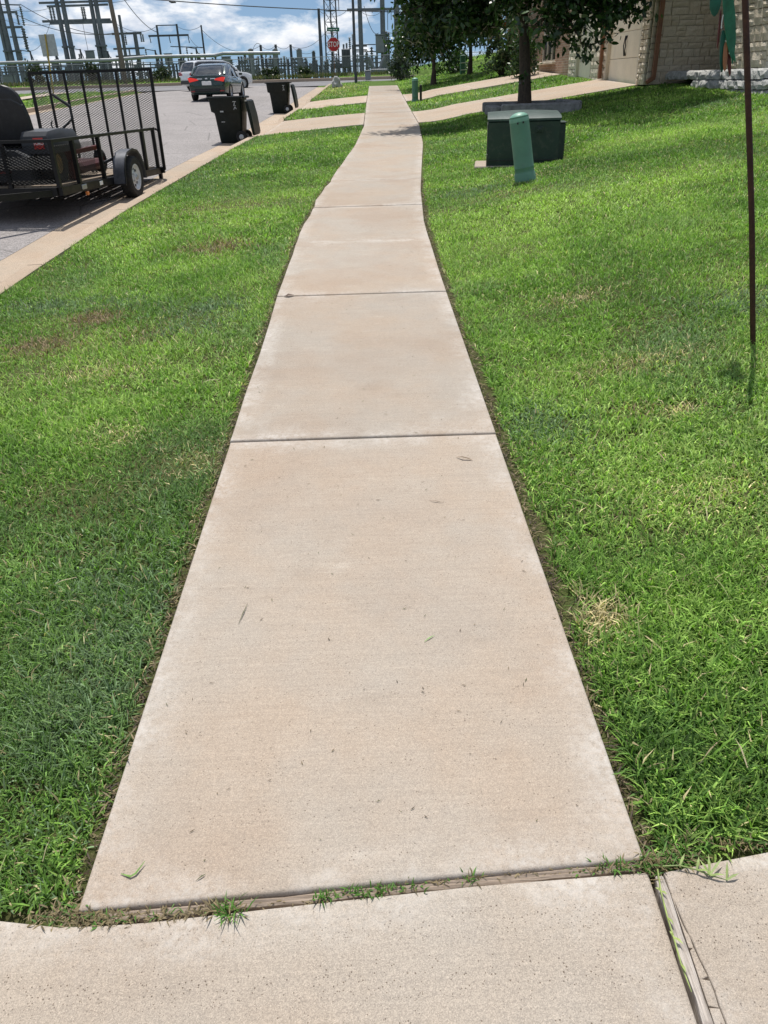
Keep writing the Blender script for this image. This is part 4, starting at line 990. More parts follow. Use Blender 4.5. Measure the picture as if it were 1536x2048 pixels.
# stone facing: every block its own piece
def stones(u0, u1, z0, z1, place, rnd, parent, mat, rough=.003, hs=(.11, .15, .19, .24), ls=(.12, .38), dep=.06, name='stone', skip=None):
    z = z0
    while z < z1-.05:
        h = min(rnd.choice(hs), z1-z)
        if z1-(z+h) < .07: h = z1-z
        u = u0
        while u < u1-.02:
            L = rnd.uniform(*ls)
            if u1-(u+L) < ls[0]*.7: L = u1-u
            cut = rnd.uniform(.38, .62)*h if (h > .16 and rnd.random() < .4) else 0
            for z_, h_ in (((z, cut), (z+cut, h-cut)) if cut else ((z, h),)):
                g = .006; w_, hh = L-g*2, h_-g*2; front = dep/2+rnd.uniform(-.004, .004); vs_ = []
                gx, gz = 4, 3
                for jz in range(gz):
                    for ix in range(gx):
                        uu = -w_/2+w_*ix/(gx-1); zz = -hh/2+hh*jz/(gz-1); bd = (ix in (0, gx-1)) or (jz in (0, gz-1))
                        vs_.append((uu+rnd.uniform(-.006, .006), zz+rnd.uniform(-.006, .006), front+(-.006 if bd else rnd.uniform(0, 1)*rough*1.5)))
                fs = [(j*gx+i, j*gx+i+1, (j+1)*gx+i+1, (j+1)*gx+i) for j in range(gz-1) for i in range(gx-1)]
                rim = [0, 1, 2, 3, 7, 11, 10, 9, 8, 4]; k = len(vs_); vs_ += [(vs_[i][0], vs_[i][1], -dep/2) for i in rim]
                fs += [(rim[i], k+i, k+(i+1) % 10, rim[(i+1) % 10]) for i in range(10)]
                mtx, nrm = place(u+L/2, z_+h_/2)
                MB().add([mtx @ Vector((a, b, c)) - mtx.translation for a, b, c in vs_], fs).build(name, mat, parent, False, mtx.translation)
            u += L
        z += h
def face(origin, du, dn):
    """placer for stones on a wall: u runs along du, height along z, face normal dn"""
    du = Vector(du); dn = Vector(dn); o = Vector(origin); B = Matrix(((du.x, 0, dn.x), (du.y, 0, dn.y), (du.z, 1, dn.z))).to_4x4()
    return lambda u, z: (Matrix.Translation(o + du*u + Vector((0, 0, z))) @ B, dn)
rs = random.Random(9)
# side wall facing the street camera, and the piers beside the doors
stones(.0, 1.62, 0, 2.05, face((.05, .047, 0), (1, 0, 0), (0, -1, 0)), rs, house, M['stone'])
MB().box((.72, .1, 2.18), (1.62, .04, .22)).build('brick_band', pmat('soldier brick', (.33, .19, .12), .92, 0, .3, 25), house)
stones(.10, .60, 0, 2.2, face((.035, 0, 0), (0, 1, 0), (-1, 0, 0)), rs, house, M['stone'], .012, (.13, .17, .21), (.14, .3))
stones(D1B+.08, D2A-.06, 0, 2.2, face((.035, 0, 0), (0, 1, 0), (-1, 0, 0)), rs, house, M['stone'], .012, (.16, .2), (.2, .45))
stones(D2B+.08, D2B+.9, 0, 2.2, face((.035, 0, 0), (0, 1, 0), (-1, 0, 0)), rs, house, M['stone'], .012, (.16, .2), (.2, .4))
# projecting pier at the right
px_, py_ = .93, -3.45
MB().box((px_+.75, py_+.85, 1.4), (1.4, 1.6, 2.9)).build('pier_core', M['mortar'], house)
stones(.03, 1.70, .1, 2.3, face((px_+.03, py_, 0), (0, 1, 0), (-1, 0, 0)), rs, house, M['stone'], .014, (.15, .2, .25), (.16, .4))
stones(.03, 1.3, .1, 2.3, face((px_, py_+.03, 0), (1, 0, 0), (0, -1, 0)), rs, house, M['stone'], .014, (.15, .2, .25), (.16, .4))
# downspouts
def downspout(x, y, kick):
    w = .085; mb2 = MB(); mb2.box((x, y, 1.5), (w, w*1.15, 2.75), None, 0, .012)
    for z in (.9, 2.0): mb2.box((x, y, z), (w+.012, w*1.15+.012, .025))
    if kick: mb2.box((x-.07, y-.02, .09), (.2, w*1.1, .08), Matrix.Rotation(R(-28), 3, 'Y'), 0, .012)
    mb2.build('downspout', M['copper'], house)
downspout(.165, -.06, True); downspout(-.06, D1B+.22, False)
# eaves and roof
mb = MB(); mb.box((5.91, FL/2-.0, WH+.06), (11.9, FL+.4, .1)); mb.build('soffit', M['soffit'], house)
mb = MB(); mb.box((2.3, -2.2, WH+.06), (2.7, 3.4, .1)); mb.build('porch_soffit', M['soffit'], house)
mb = MB(); yy0, yy1 = -.25, FL+.3
mb.add([(-.06, yy0, WH+.11), (12.5, yy0, WH+.11), (12.5, yy1, WH+.11), (-.06, yy1, WH+.11), (5.9, yy0+4, WH+2.8), (5.9, yy1-4, WH+2.8)], [(0, 3, 2, 1), (0, 1, 4), (1, 2, 5, 4), (2, 3, 5), (3, 0, 4, 5)]); mb.build('roof', M['roof'], house)
# ---- low rough stone wall edging the bed
rw = thing('retaining_wall', 'low rough grey limestone wall edging the bed below the house', 'wall', (6.60, 14.0, 1.15))
rs = random.Random(21)
def rblock(c, d):
    gx, gz = 6, 4; vs_ = []; fs = []
    L, Dp, Hh_ = d
    mb2 = MB()
    n1_, n2_ = 7, 4
    ring = []
    for i in range(n1_):
        y = -L/2+L*i/(n1_-1); e = .015 if i in (0, n1_-1) else 0; j = lambda s: rs.uniform(-s, s)
        ring.append([(-Dp/2+e+j(.022), y+j(.01), -Hh_/2+e), (-Dp/2-.012+j(.025), y+j(.01), -Hh_*.1+j(.02)), (-Dp/2+.01+e+j(.022), y, Hh_*.3), (-Dp/2+.05+j(.01), y, Hh_/2-e+j(.008)), (Dp/2, y, Hh_/2-e), (Dp/2, y, -Hh_/2)])
    mb2.loft(ring).build('block', M['stone2'], rw, False, c)
y = 0.0
while y < 4.5:
    L = rs.uniform(.45, .85); L = min(L, 4.6-y); rblock((0, y+L/2, .285), (L-.012, .3, .15)); y += L
y = -.3
while y < 2.9:
    L = rs.uniform(.4, .8); rblock((-.02, y+L/2, .135), (L-.012, .32, .14)); y += L
y = -.3
while y < 1.6:
    L = rs.uniform(.4, .8); rblock((-.03, y+L/2, -.01), (L-.012, .32, .14)); y += L
bed = MB().box((7.45, 16.3, 1.38), (1.5, 4.6, .06)).build('planting_bed', M['soil']); tag(bed, kind='structure')
pth = MB().box((6.75, 18.45, 1.30), (.5, .3, .03)).build('downspout_splash', M['padc']); tag(pth, 'small pale concrete splash block below the house downspout', 'splash block')

# ================================================================ street: trailer, mower, bins, cars, signs
M['frame'] = pmat('black trailer enamel', (.006, .006, .0065), .45, 0, .3, 7, (.04, .035, .03), .25, spec=.3)
M['tread'] = pmat('worn fender plate', (.085, .09, .105), .42, .35, .3, 12, (.03, .03, .035), .5, .4, 90)
M['rim'] = pmat('white wheel rim', (.62, .64, .66), .4, 0, .1, 8, (.3, .28, .25), .3)
M['amber'] = pmat('amber lens', (.55, .16, .02), .25, 0, .1, 10)
M['redl'] = pmat('red lens', (.30, .012, .010), .2, 0, .15, 10, coat=.5)
M['white'] = pmat('white paint', (.78, .78, .77), .35, 0, .06, 4, (.5, .48, .45), .15)
M['dirtyrim'] = pmat('tan mower rim', (.28, .18, .06), .6, 0, .3, 10, (.1, .08, .06), .5)
M['vinyl'] = pmat('black seat vinyl', (.012, .012, .014), .42, 0, .3, 8, (.05, .05, .05), .3, .2, 60)
M['hood'] = pmat('dark grey plastic', (.035, .038, .044), .5, 0, .2, 8, (.08, .08, .08), .3)
M['mred'] = pmat('mower red paint', (.13, .010, .009), .4, 0, .2, 8, (.06, .03, .02), .4)
TX = -3.2; TXL = -5.05; TY0, TY1 = 9.05, 12.65     # built square to the axes, then turned to lie along the kerb
TROT = R(-5); tgz = Tz(-4.2, 11.5)
_c, _s = math.cos(TROT), math.sin(TROT)
TLOC = (-3.57-(_c*.85+_s*2.35), 9.80-(_s*.85-_c*2.35))
trl = thing('utility_trailer', 'black utility trailer with mesh ramp gate parked at the left kerb', 'trailer', (TLOC[0], TLOC[1], tgz), TROT)
def W(x, y, z): return Vector((x+4.05, y-11.4, z-tgz))
def TW(x, y, z=0):
    """the same trailer coordinates in the scene"""
    x += 4.05; y -= 11.4; return Vector((TLOC[0]+_c*x-_s*y, TLOC[1]+_s*x+_c*y, z))
zb = lambda y: .43-.033*(y-TY0)       # underside of the frame, nose high
def rail(name, a, b, w, h, par=trl, mat=None): return MB().bar(W(*a), W(*b), w, h).build(name, mat or M['frame'], par)
for x in (TX, TXL): rail('side_beam', (x, TY0, zb(TY0)+.045), (x, TY1, zb(TY1)+.045), .05, .09)
for y in (TY0, TY1): rail('cross_beam', (TXL+.03, y, zb(y)+.045), (TX-.03, y, zb(y)+.045), .06, .09)
for y in (9.9, 10.75, 11.7): rail('cross_member', (TXL+.03, y, zb(y)+.04), (TX-.03, y, zb(y)+.04), .05, .06)
rt = lambda y: 1.01-.016*(y-TY0)       # top rail height
for x in (TX, TXL): rail('top_rail', (x, TY0-.02, rt(TY0)), (x, TY1+.02, rt(TY1)), .045, .035)
rail('front_rail', (TXL-.02, TY0, rt(TY0)+.002), (TX+.02, TY0, rt(TY0)+.002), .043, .033)
rail('front_mid_rail', (TXL, TY0, .74), (TX, TY0, .74), .03, .03)
for y in (TY0+.001, 9.62, 10.42, 12.1, TY1-.03):
    for x in (TX, TXL): rail('upright', (x, y, zb(y)+.09), (x, y, rt(y)-.018), .045, .05)
for x in (-3.78, -4.35): rail('upright', (x, TY0, zb(TY0)+.09), (x, TY0, rt(TY0)-.018), .04, .04)
rail('fender_brace', (TX, 10.5, .66), (TX, 10.8, .68), .03, .03)
npl = 9
for i in range(npl):
    x0 = TXL+.05 + (TX-TXL-.1)*i/npl; x1 = TXL+.05 + (TX-TXL-.1)*(i+1)/npl - .012
    MB().bar(W((x0+x1)/2, TY0+.04, zb(TY0)+.095), W((x0+x1)/2, TY1-.04, zb(TY1)+.095), x1-x0, .03).build('deck_plank', M['plank'], trl)
def diamond(x0, z0, x1, z1, cw, ch, place, name, parent, t=.0035):
    """expanded-metal sheet: crossing strands clipped to the panel"""
    mb = MB()
    nx = int((x1-x0)/cw); nz = int((z1-z0)/ch)
    cw = (x1-x0)/nx; ch = (z1-z0)/nz
    def strand(a, b):
        pa, pb = place(*a), place(*b); d = (pb-pa).normalized(); n = place(0, 1)-place(0, 0); m = place(1, 0)-place(0, 0); k = m.cross(n).normalized(); s = d.cross(k).normalized()*t; kk = k*t
        mb.add([pa-s, pa+s, pb+s, pb-s, pa-s*.4+kk, pa+s*.4+kk, pb+s*.4+kk, pb-s*.4+kk], [(0, 1, 2, 3), (4, 7, 6, 5), (0, 4, 5, 1), (2, 6, 7, 3), (0, 3, 7, 4), (1, 5, 6, 2)])
    for k in range(-nz, nx):
        for sgn in (1, -1):
            # whole diagonal from the bottom edge to the top edge, clipped at the sides
            a0 = max(0, -k); a1 = min(nz, nx-k)
            if a1 <= a0: continue
            pa = (x0+(k+a0)*cw, z0+a0*ch); pb = (x0+(k+a1)*cw, z0+a1*ch)
            if sgn < 0: pa = (x0+x1-pa[0], pa[1]); pb = (x0+x1-pb[0], pb[1])
            strand(pa, pb)
    o = mb.build(name, M['frame'], parent); o['kind'] = 'stuff'; return o
# ramp gate standing at the rear
gate = bpy.data.objects.new('ramp_gate', None); COL.objects.link(gate); gate.parent = trl
GZ0, GZ1, GY = .38, 1.75, TY1+.06
gl_, gr_ = TXL+.03, TX+.07
gy = lambda z: GY + .03*(z-GZ0)
for i in range(8):
    x = gl_ + (gr_-gl_)*i/7; rail('gate_bar', (x, gy(GZ0), GZ0), (x, gy(GZ1), GZ1), .044 if i in (0, 7) else .031, .03, gate)
for z in (GZ0, GZ1): rail('gate_rail', (gl_-.02, gy(z)+(.0 if z != .98 else .012), z), (gr_+.02, gy(z)+(.0 if z != .98 else .012), z), .038, .038, gate)
diamond(gl_, GZ0+.03, gr_, GZ1-.03, .058, .030, lambda x, z: W(x, gy(z)+.028, z), 'mesh_panel', gate, .0032)
diamond(TY0+.05, .56, 10.28, .96, .058, .030, lambda u, z: W(TX-.028, u, z-.02*(u-TY0)), 'side_mesh', trl, .0032)
diamond(TXL+.03, .56, TX-.03, .97, .058, .030, lambda u, z: W(u, TY0-.028, z), 'front_mesh', trl, .0032)
rail('gate_latch', (TX+.03, TY1+.02, rt(TY1)), (TX+.10, TY1+.02, rt(TY1)-.05), .02, .02)
# wheels and fenders
for side, xw in ((1, TX+.125), (-1, TXL-.125)):
    wy = 11.06; rad = .272; wz = Tz(-3.2, 11.45)+rad-.01
    wh = bpy.data.objects.new('wheel', None); COL.objects.link(wh); wh.parent = trl; wh.location = W(xw, wy, wz)
    RX = Matrix.Rotation(R(90)*side, 4, 'Y')
    MB().lathe([(.165, -.075), (.20, -.088), (.25, -.084), (.268, -.066), (rad, -.03), (rad, .03), (.268, .066), (.25, .084), (.20, .088), (.165, .075)], 36, RX, 0, False).build('tyre', M['rubber'], wh, True)
    MB().lathe([(.17, .0), (.172, .076), (.158, .078), (.152, .05), (.13, .030), (.06, .045), (.055, .07), (.03, .075), (.01, .076)], 32, RX).build('rim', M['rim'], wh, True)
    for i in range(8):
        a = 2*math.pi*i/8; MB().lathe([(.0165, .030), (.0165, .047), (.01, .048)], 10, RX @ Matrix.Translation((.108*math.cos(a), .108*math.sin(a), 0))).build('vent_hole', M['black'], wh)
    for i in range(5):
        a = 2*math.pi*i/5+.3; MB().lathe([(.008, .04), (.008, .062), (.004, .064)], 6, RX @ Matrix.Translation((.075*math.cos(a), .075*math.sin(a), 0))).build('lug_nut', M['steel'], wh)
    MB().lathe([(.034, .04), (.034, .085), (.028, .094), (.01, .096)], 14, RX).build('hub_cap', M['steel'], wh, True)
    mb = MB(); xi = TX+.03 if side == 1 else TXL-.03; xo = xi + .165*side; rings = []
    prof = [(-.42, -.05), (-.39, .12), (-.31, .25), (-.19, .33), (0, .36), (.19, .33), (.31, .25), (.39, .12), (.42, -.05)]
    for (dy, dz) in prof:
        s = .96; rings.append([W(xi, wy+dy, wz+dz), W(xo, wy+dy, wz+dz), W(xo+.004*side, wy+dy*.985, wz+dz*.97-.0), W(xo, wy+dy*s, wz+dz*s-.004), W(xi, wy+dy*s, wz+dz*s-.004)])
    f = mb.loft(rings).build('fender', M['tread'], trl, True)
    mb = MB(); mb.path([W(xo, wy+a, wz+b) for a, b in prof], .010, 6); mb.build('fender_lip', M['frame'], f, True)
    mb = MB(); yA = wy-.415; mb.bar(W(xi, yA, wz-.05), W(xo, yA, wz-.05), .03, .02); mb.build('fender_step', M['frame'], f)
rail('axle', (TXL-.05, 11.06, .40), (TX+.05, 11.06, .40), .05, .05)
for x in (TX-.05, TXL+.05): MB().path([W(x, 10.6, .38), W(x, 10.85, .35), W(x, 11.06, .345), W(x, 11.25, .35), W(x, 11.5, .36)], .02, 6).build('leaf_spring', M['frame'], trl, True)
for a in (TXL+.1, TX-.1): rail('tongue', (a, TY0, zb(TY0)+.03), (-4.05, TY0-1.15, .50), .05, .07)
MB().lathe([(.03, 0), (.045, .03), (.045, .08), (.02, .1)], 12, Matrix.Translation(W(-4.05, TY0-1.2, .46))).build('coupler', M['steel'], trl, True)
MB().tube(W(-4.0, TY0-.85, .35), W(-4.0, TY0-.85, .95), .025).build('jack', M['steel'], trl, True)
MB().box(W(TX+.03, 9.66, zb(9.66)+.05), (.02, .13, .055), None, 0, .005).build('reflector', M['steel'], trl)
MB().box(W(TX+.03, 9.72, zb(9.7)-.03), (.03, .06, .045), None, 0, .006).build('marker_light', M['amber'], trl)
MB().box(W(TX+.02, 10.22, zb(10.2)+.05), (.02, .10, .05), None, 0, .005).build('reflector', M['white'], trl)
MB().box(W(TX-.02, TY1+.1, .27), (.05, .06, .16)).box(W(TX+.03, TY1+.1, .205), (.22, .05, .025)).build('ramp_foot', M['frame'], trl)
rail('tail_beam', (TXL, TY1+.09, .36), (TX+.06, TY1+.09, .36), .05, .09)
# zero-turn mower on the deck
dz0 = .515-.02
mow = thing('riding_mower', 'black and red zero-turn mower loaded on the trailer deck', 'mower', (-4.29, 10.92, dz0), TROT); mow.scale = (1.05, 1.05, 1.05)
def Q(x, y, z): return Vector((x+4.12, y-10.3, (z-.535)))
def mwheel(x, y, r, w, rimmat, name='wheel'):
    wh = bpy.data.objects.new(name, None); COL.objects.link(wh); wh.parent = mow; wh.location = Q(x, y, .545+r)
    RX = Matrix.Rotation(R(90), 4, 'Y'); h = w/2
    MB().lathe([(r*.5, -h*.8), (r*.8, -h), (r*.95, -h*.8), (r, -h*.3), (r, h*.3), (r*.95, h*.8), (r*.8, h), (r*.5, h*.8)], 26, RX, 0, False).build('tyre', M['rubber'], wh, True)
    MB().lathe([(r*.54, -h*.7), (r*.54, h*.7), (r*.4, h*.5), (r*.15, h*.72), (.01, h*.74)], 20, RX).build('rim', rimmat, wh, True)
    mb2 = MB()
    for i in range(22):
        a = 2*math.pi*i/22
        for s in (-1, 1): mb2.box((s*h*.4, r*math.cos(a), r*math.sin(a)), (h*.7, .016, .016), Matrix.Rotation(a, 3, 'X'))
    mb2.build('tread_lugs', M['rubber'], wh)['kind'] = 'stuff'
mwheel(-3.60, 9.82, .215, .19, M['dirtyrim']); mwheel(-4.64, 9.82, .215, .19, M['dirtyrim'])
mwheel(-3.62, 11.25, .125, .10, M['mred'], 'caster'); mwheel(-4.6, 11.25, .125, .10, M['mred'], 'caster')
MB().loft([[Q(x, y, z) for x, z in ((-4.5, .62), (-3.72, .62), (-3.72, .86), (-3.85, .93), (-4.4, .93), (-4.5, .86))] for y in (9.45, 9.55, 10.4, 10.6)]).build('chassis', M['hood'], mow)
MB().box(Q(-4.12, 10.75, .66), (1.25, .75, .12), None, 0, .04).build('mower_deck', pmat('dirty deck red', (.07, .010, .009), .5, 0, .3, 9, (.03, .025, .02), .6), mow)
MB().box(Q(-4.12, 10.95, .80), (.55, .55, .03), None, 0, .01).build('foot_plate', M['hood'], mow)
for s in (-1, 1): MB().bar(Q(-4.12+s*.3, 10.4, .8), Q(-4.12+s*.5, 11.25, .84), .05, .05).bar(Q(-4.12+s*.5, 11.25, .84), Q(-4.12+s*.5, 11.25, .74), .03, .03).build('caster_arm', M['mred'], mow)
# seat with high back
def seatback():
    rings = []
    for z, hw, th, yo in ((1.0, .30, .09, 0), (1.1, .325, .10, -.01), (1.25, .32, .10, -.03), (1.38, .295, .095, -.05), (1.48, .26, .085, -.065), (1.545, .20, .07, -.075), (1.575, .11, .045, -.08)):
        y = 9.86+yo; n_ = 14; ring = []
        for i in range(n_):
            a = 2*math.pi*i/n_; ca, sa = math.cos(a), math.sin(a)
            ring.append(Q(-4.08+hw*math.copysign(abs(ca)**.6, ca), y+th*.6*math.copysign(abs(sa)**.7, sa), z))
        rings.append(ring)
    return MB().loft(rings)
st_ = seatback().build('seat_back', M['vinyl'], mow, True)
mb = MB(); mb.path([Q(-4.36, 9.785, 1.36), Q(-4.25, 9.765, 1.425), Q(-4.08, 9.76, 1.44), Q(-3.9, 9.765, 1.425), Q(-3.80, 9.785, 1.36)], .016, 8); mb.build('back_piping', M['hood'], st_, True)
MB().box(Q(-4.08, 10.1, 1.0), (.58, .5, .12), None, 0, .05).build('seat_cushion', M['vinyl'], mow, True)
# side pods: the near one carries a red and white badge
def pod(xa, xb):
    rings = []
    for y, zt, k in ((9.62, 1.06, .03), (9.66, 1.105, .015), (9.95, 1.125, .0), (10.3, 1.10, .0), (10.42, .98, .02)):
        rings.append([Q(xa+k, y, .88), Q(xb-k, y, .88), Q(xb-k, y, zt-.05), Q(xb-.03-k, y, zt), Q(xa+.03+k, y, zt), Q(xa+k, y, zt-.05)])
    return MB().loft(rings)
pod(-3.86, -3.47).build('console', M['hood'], mow, True); pod(-4.74, -4.36).build('console', M['hood'], mow, True)
bd = MB().box(Q(-3.625, 9.612, .985), (.115, .008, .115), None, 0, .002).build('badge', pmat('badge red', (.42, .025, .02), .4, 0, .1, 20), mow)
me = textmesh('TORO', .042, M['white'], .003); o = link('badge_text', me, bd); o.location = Q(-3.625, 9.604, .985); o.rotation_euler = (R(90), 0, 0)
# engine behind the seat
MB().lathe([(.19, 0), (.19, .12), (.16, .17), (.08, .19), (.01, .19)], 18, Matrix.Translation(Q(-4.12, 9.45, .80))).build('engine', M['hood'], mow, True)
MB().box(Q(-4.0, 9.35, .72), (.2, .06, .02)).build('hitch_plate', M['mred'], mow)
for s in (-1, 1):
    x = -3.92 if s == 1 else -4.42
    mb = MB(); mb.path([Q(x+.08, 10.55, .95), Q(x+.2, 10.55, 1.10), Q(x+.32, 10.6, 1.2), Q(x+.31, 10.6, 1.33), Q(x+.12, 10.62, 1.46)] if s == 1 else [Q(x, 10.55, .95), Q(x-.1, 10.55, 1.1), Q(x-.12, 10.6, 1.25), Q(x-.02, 10.6, 1.36), Q(x+.15, 10.62, 1.4)], [.016, .014, .014, .018, .018], 8); mb.build('steering_lever', M['black'], mow, True)
mb = MB(); mb.path([Q(-3.62, 10.05, 1.10), Q(-3.64, 10.06, 1.16), Q(-3.62, 10.07, 1.2)], .008, 6); mb.build('throttle_lever', M['black'], mow)
MB().path([Q(-4.30, 9.70, .8), Q(-4.30, 9.68, 1.3), Q(-4.31, 9.66, 1.78)], .022, 8).build('canopy_post', M['black'], mow, True)
fq = TW(-3.42, 10.02); fc = thing('fuel_can', 'red and white fuel can standing on the trailer deck by the side rail', 'fuel can', (fq.x, fq.y, zb(10.0)+.112), TROT)
MB().box((0, 0, .11), (.10, .17, .22), None, 0, .02).build('can_body', M['mred'], fc); MB().box((0, 0, .30), (.11, .16, .15), None, 0, .015).build('upper_body', pmat('can red', (.16, .012, .012), .4), fc); MB().box((0, 0, .41), (.10, .13, .06), None, 0, .012).build('white_cap', M['white'], fc)
hq = TW(-3.8, 11.3)
cb = [Vector((.2*math.cos(t)*(1-.012*i), .26*math.sin(t)*(1-.012*i), .02+.012*(i % 5))) for i, t in enumerate(np.linspace(0, 18, 60))]
tag(MB().path(cb, .016, 6).build('hose_coil', M['rubber'], None, True, (hq.x, hq.y, zb(11.3)+.115)), 'coiled black hose lying on the trailer planks', 'hose')

# ---- wheeled bins
M['bin'] = pmat('black-green bin plastic', (.005, .009, .008), .5, 0, .3, 5, (.03, .034, .034), .3, .25, 40, spec=.3)
M['stamp'] = pmat('white hot stamp', (.42, .42, .42), .6, 0, .25, 30)
def bin_(x, y, rz, sc, label, full):
    z = Tz(x, y)-.002; t = thing('trash_bin', label, 'trash bin', (x, y, z), rz, 'wheeled bins at the kerb'); t.scale = (sc, sc, sc)
    # local: lid hinge and wheels at +x, front at -x
    def ring(zz, xa, xb, hw, r=.05, n_=4):
        pts = []
        for (cx, cy, a0) in ((xb-r, hw-r, 0), (xa+r, hw-r, 90), (xa+r, -hw+r, 180), (xb-r, -hw+r, 270)):
            for i in range(n_+1): a = R(a0+90*i/n_); pts.append((cx+r*math.cos(a), cy+r*math.sin(a), zz))
        return pts
    MB().loft([ring(.0, -.235, .22, .21), ring(.03, -.245, .235, .225), ring(.56, -.29, .285, .285), ring(.575, -.305, .29, .29), ring(.60, -.355, .292, .305), ring(.85, -.375, .30, .33), ring(.855, -.36, .288, .318), ring(.80, -.34, .275, .305), ring(.1, -.22, .21, .2)], caps=True).build('body', M['bin'], t, True)
    MB().loft([ring(.835, -.38, .305, .335), ring(.835, -.415, .33, .36), ring(.868, -.415, .33, .36), ring(.872, -.385, .31, .34)], caps=False).build('rim', M['bin'], t, True)
    MB().tube((.35, -.24, .85), (.35, .24, .85), .02).box((.325, -.2, .85), (.06, .03, .03)).box((.325, .2, .85), (.06, .03, .03)).build('handle', M['bin'], t, True)
    for s in (-1, 1):
        wh = bpy.data.objects.new('wheel', None); COL.objects.link(wh); wh.parent = t; wh.location = (.235, s*.255, .115)
        MB().lathe([(.05, -.03), (.1, -.032), (.115, -.02), (.115, .02), (.1, .032), (.05, .03)], 22, Matrix.Rotation(R(90), 4, 'X'), 0, False).build('tyre', M['rubber'], wh, True)
        MB().lathe([(.055, -.028), (.055, .028), (.02, .034), (.006, .034)], 14, Matrix.Rotation(R(-90*s), 4, 'X')).build('hub', M['steel'], wh, True)
    MB().tube((.235, -.26, .115), (.235, .26, .115), .012).build('axle', M['black'], t)
    # lid swung right over, hanging behind
    a = R(9); c = Vector((.385, 0, .80)); d = Vector((math.sin(a), 0, -math.cos(a))); nrm = Vector((math.cos(a), 0, math.sin(a)))
    rings = []
    for k, (u, hw, th) in enumerate(((0, .30, .02), (.03, .325, .05), (.3, .33, .065), (.62, .33, .05), (.66, .31, .035), (.675, .27, .02))):
        rings.append([c+d*u+Vector((0, -hw, 0)), c+d*u+Vector((0, hw, 0)), c+d*u+nrm*th+Vector((0, hw*.93, 0)), c+d*u+nrm*th+Vector((0, -hw*.93, 0))])
    MB().loft(rings).build('lid', M['bin'], t, True)
    # hot-stamped mark and label slots on the face toward the camera (-y)
    def onface(x0, z0, w_, h_, name, rot=0):
        hw = .285+(z0-.56)/.29*.045 if z0 > .56 else .225+(z0-.03)/.53*.06
        if z0 > .59: hw += .012
        MB().box((x0, -hw-.003, z0), (w_, .004, h_), Matrix.Rotation(R(-9), 3, 'X') @ Matrix.Rotation(rot, 3, 'Y')).build(name, M['stamp'], t)
    onface(.17, .775, .07, .014, 'stamp_bar'); onface(.165, .735, .016, .07, 'stamp_bar', R(18)); onface(.155, .655, .014, .06, 'stamp_bar', R(24)); onface(.185, .66, .014, .05, 'stamp_bar', R(-24)); onface(.17, .70, .05, .010, 'stamp_bar')
    if full: onface(-.12, .60, .07, .03, 'label_plate'); onface(-.12, .405, .075, .012, 'label_plate')
    return t
bin_(-2.83, 18.75, R(-5), 1.02, 'nearer black wheeled trash bin with its lid hanging open', True)
bin_(-2.52, 27.1, R(-3), .97, 'farther black wheeled trash bin with open lid by the second apron', False)

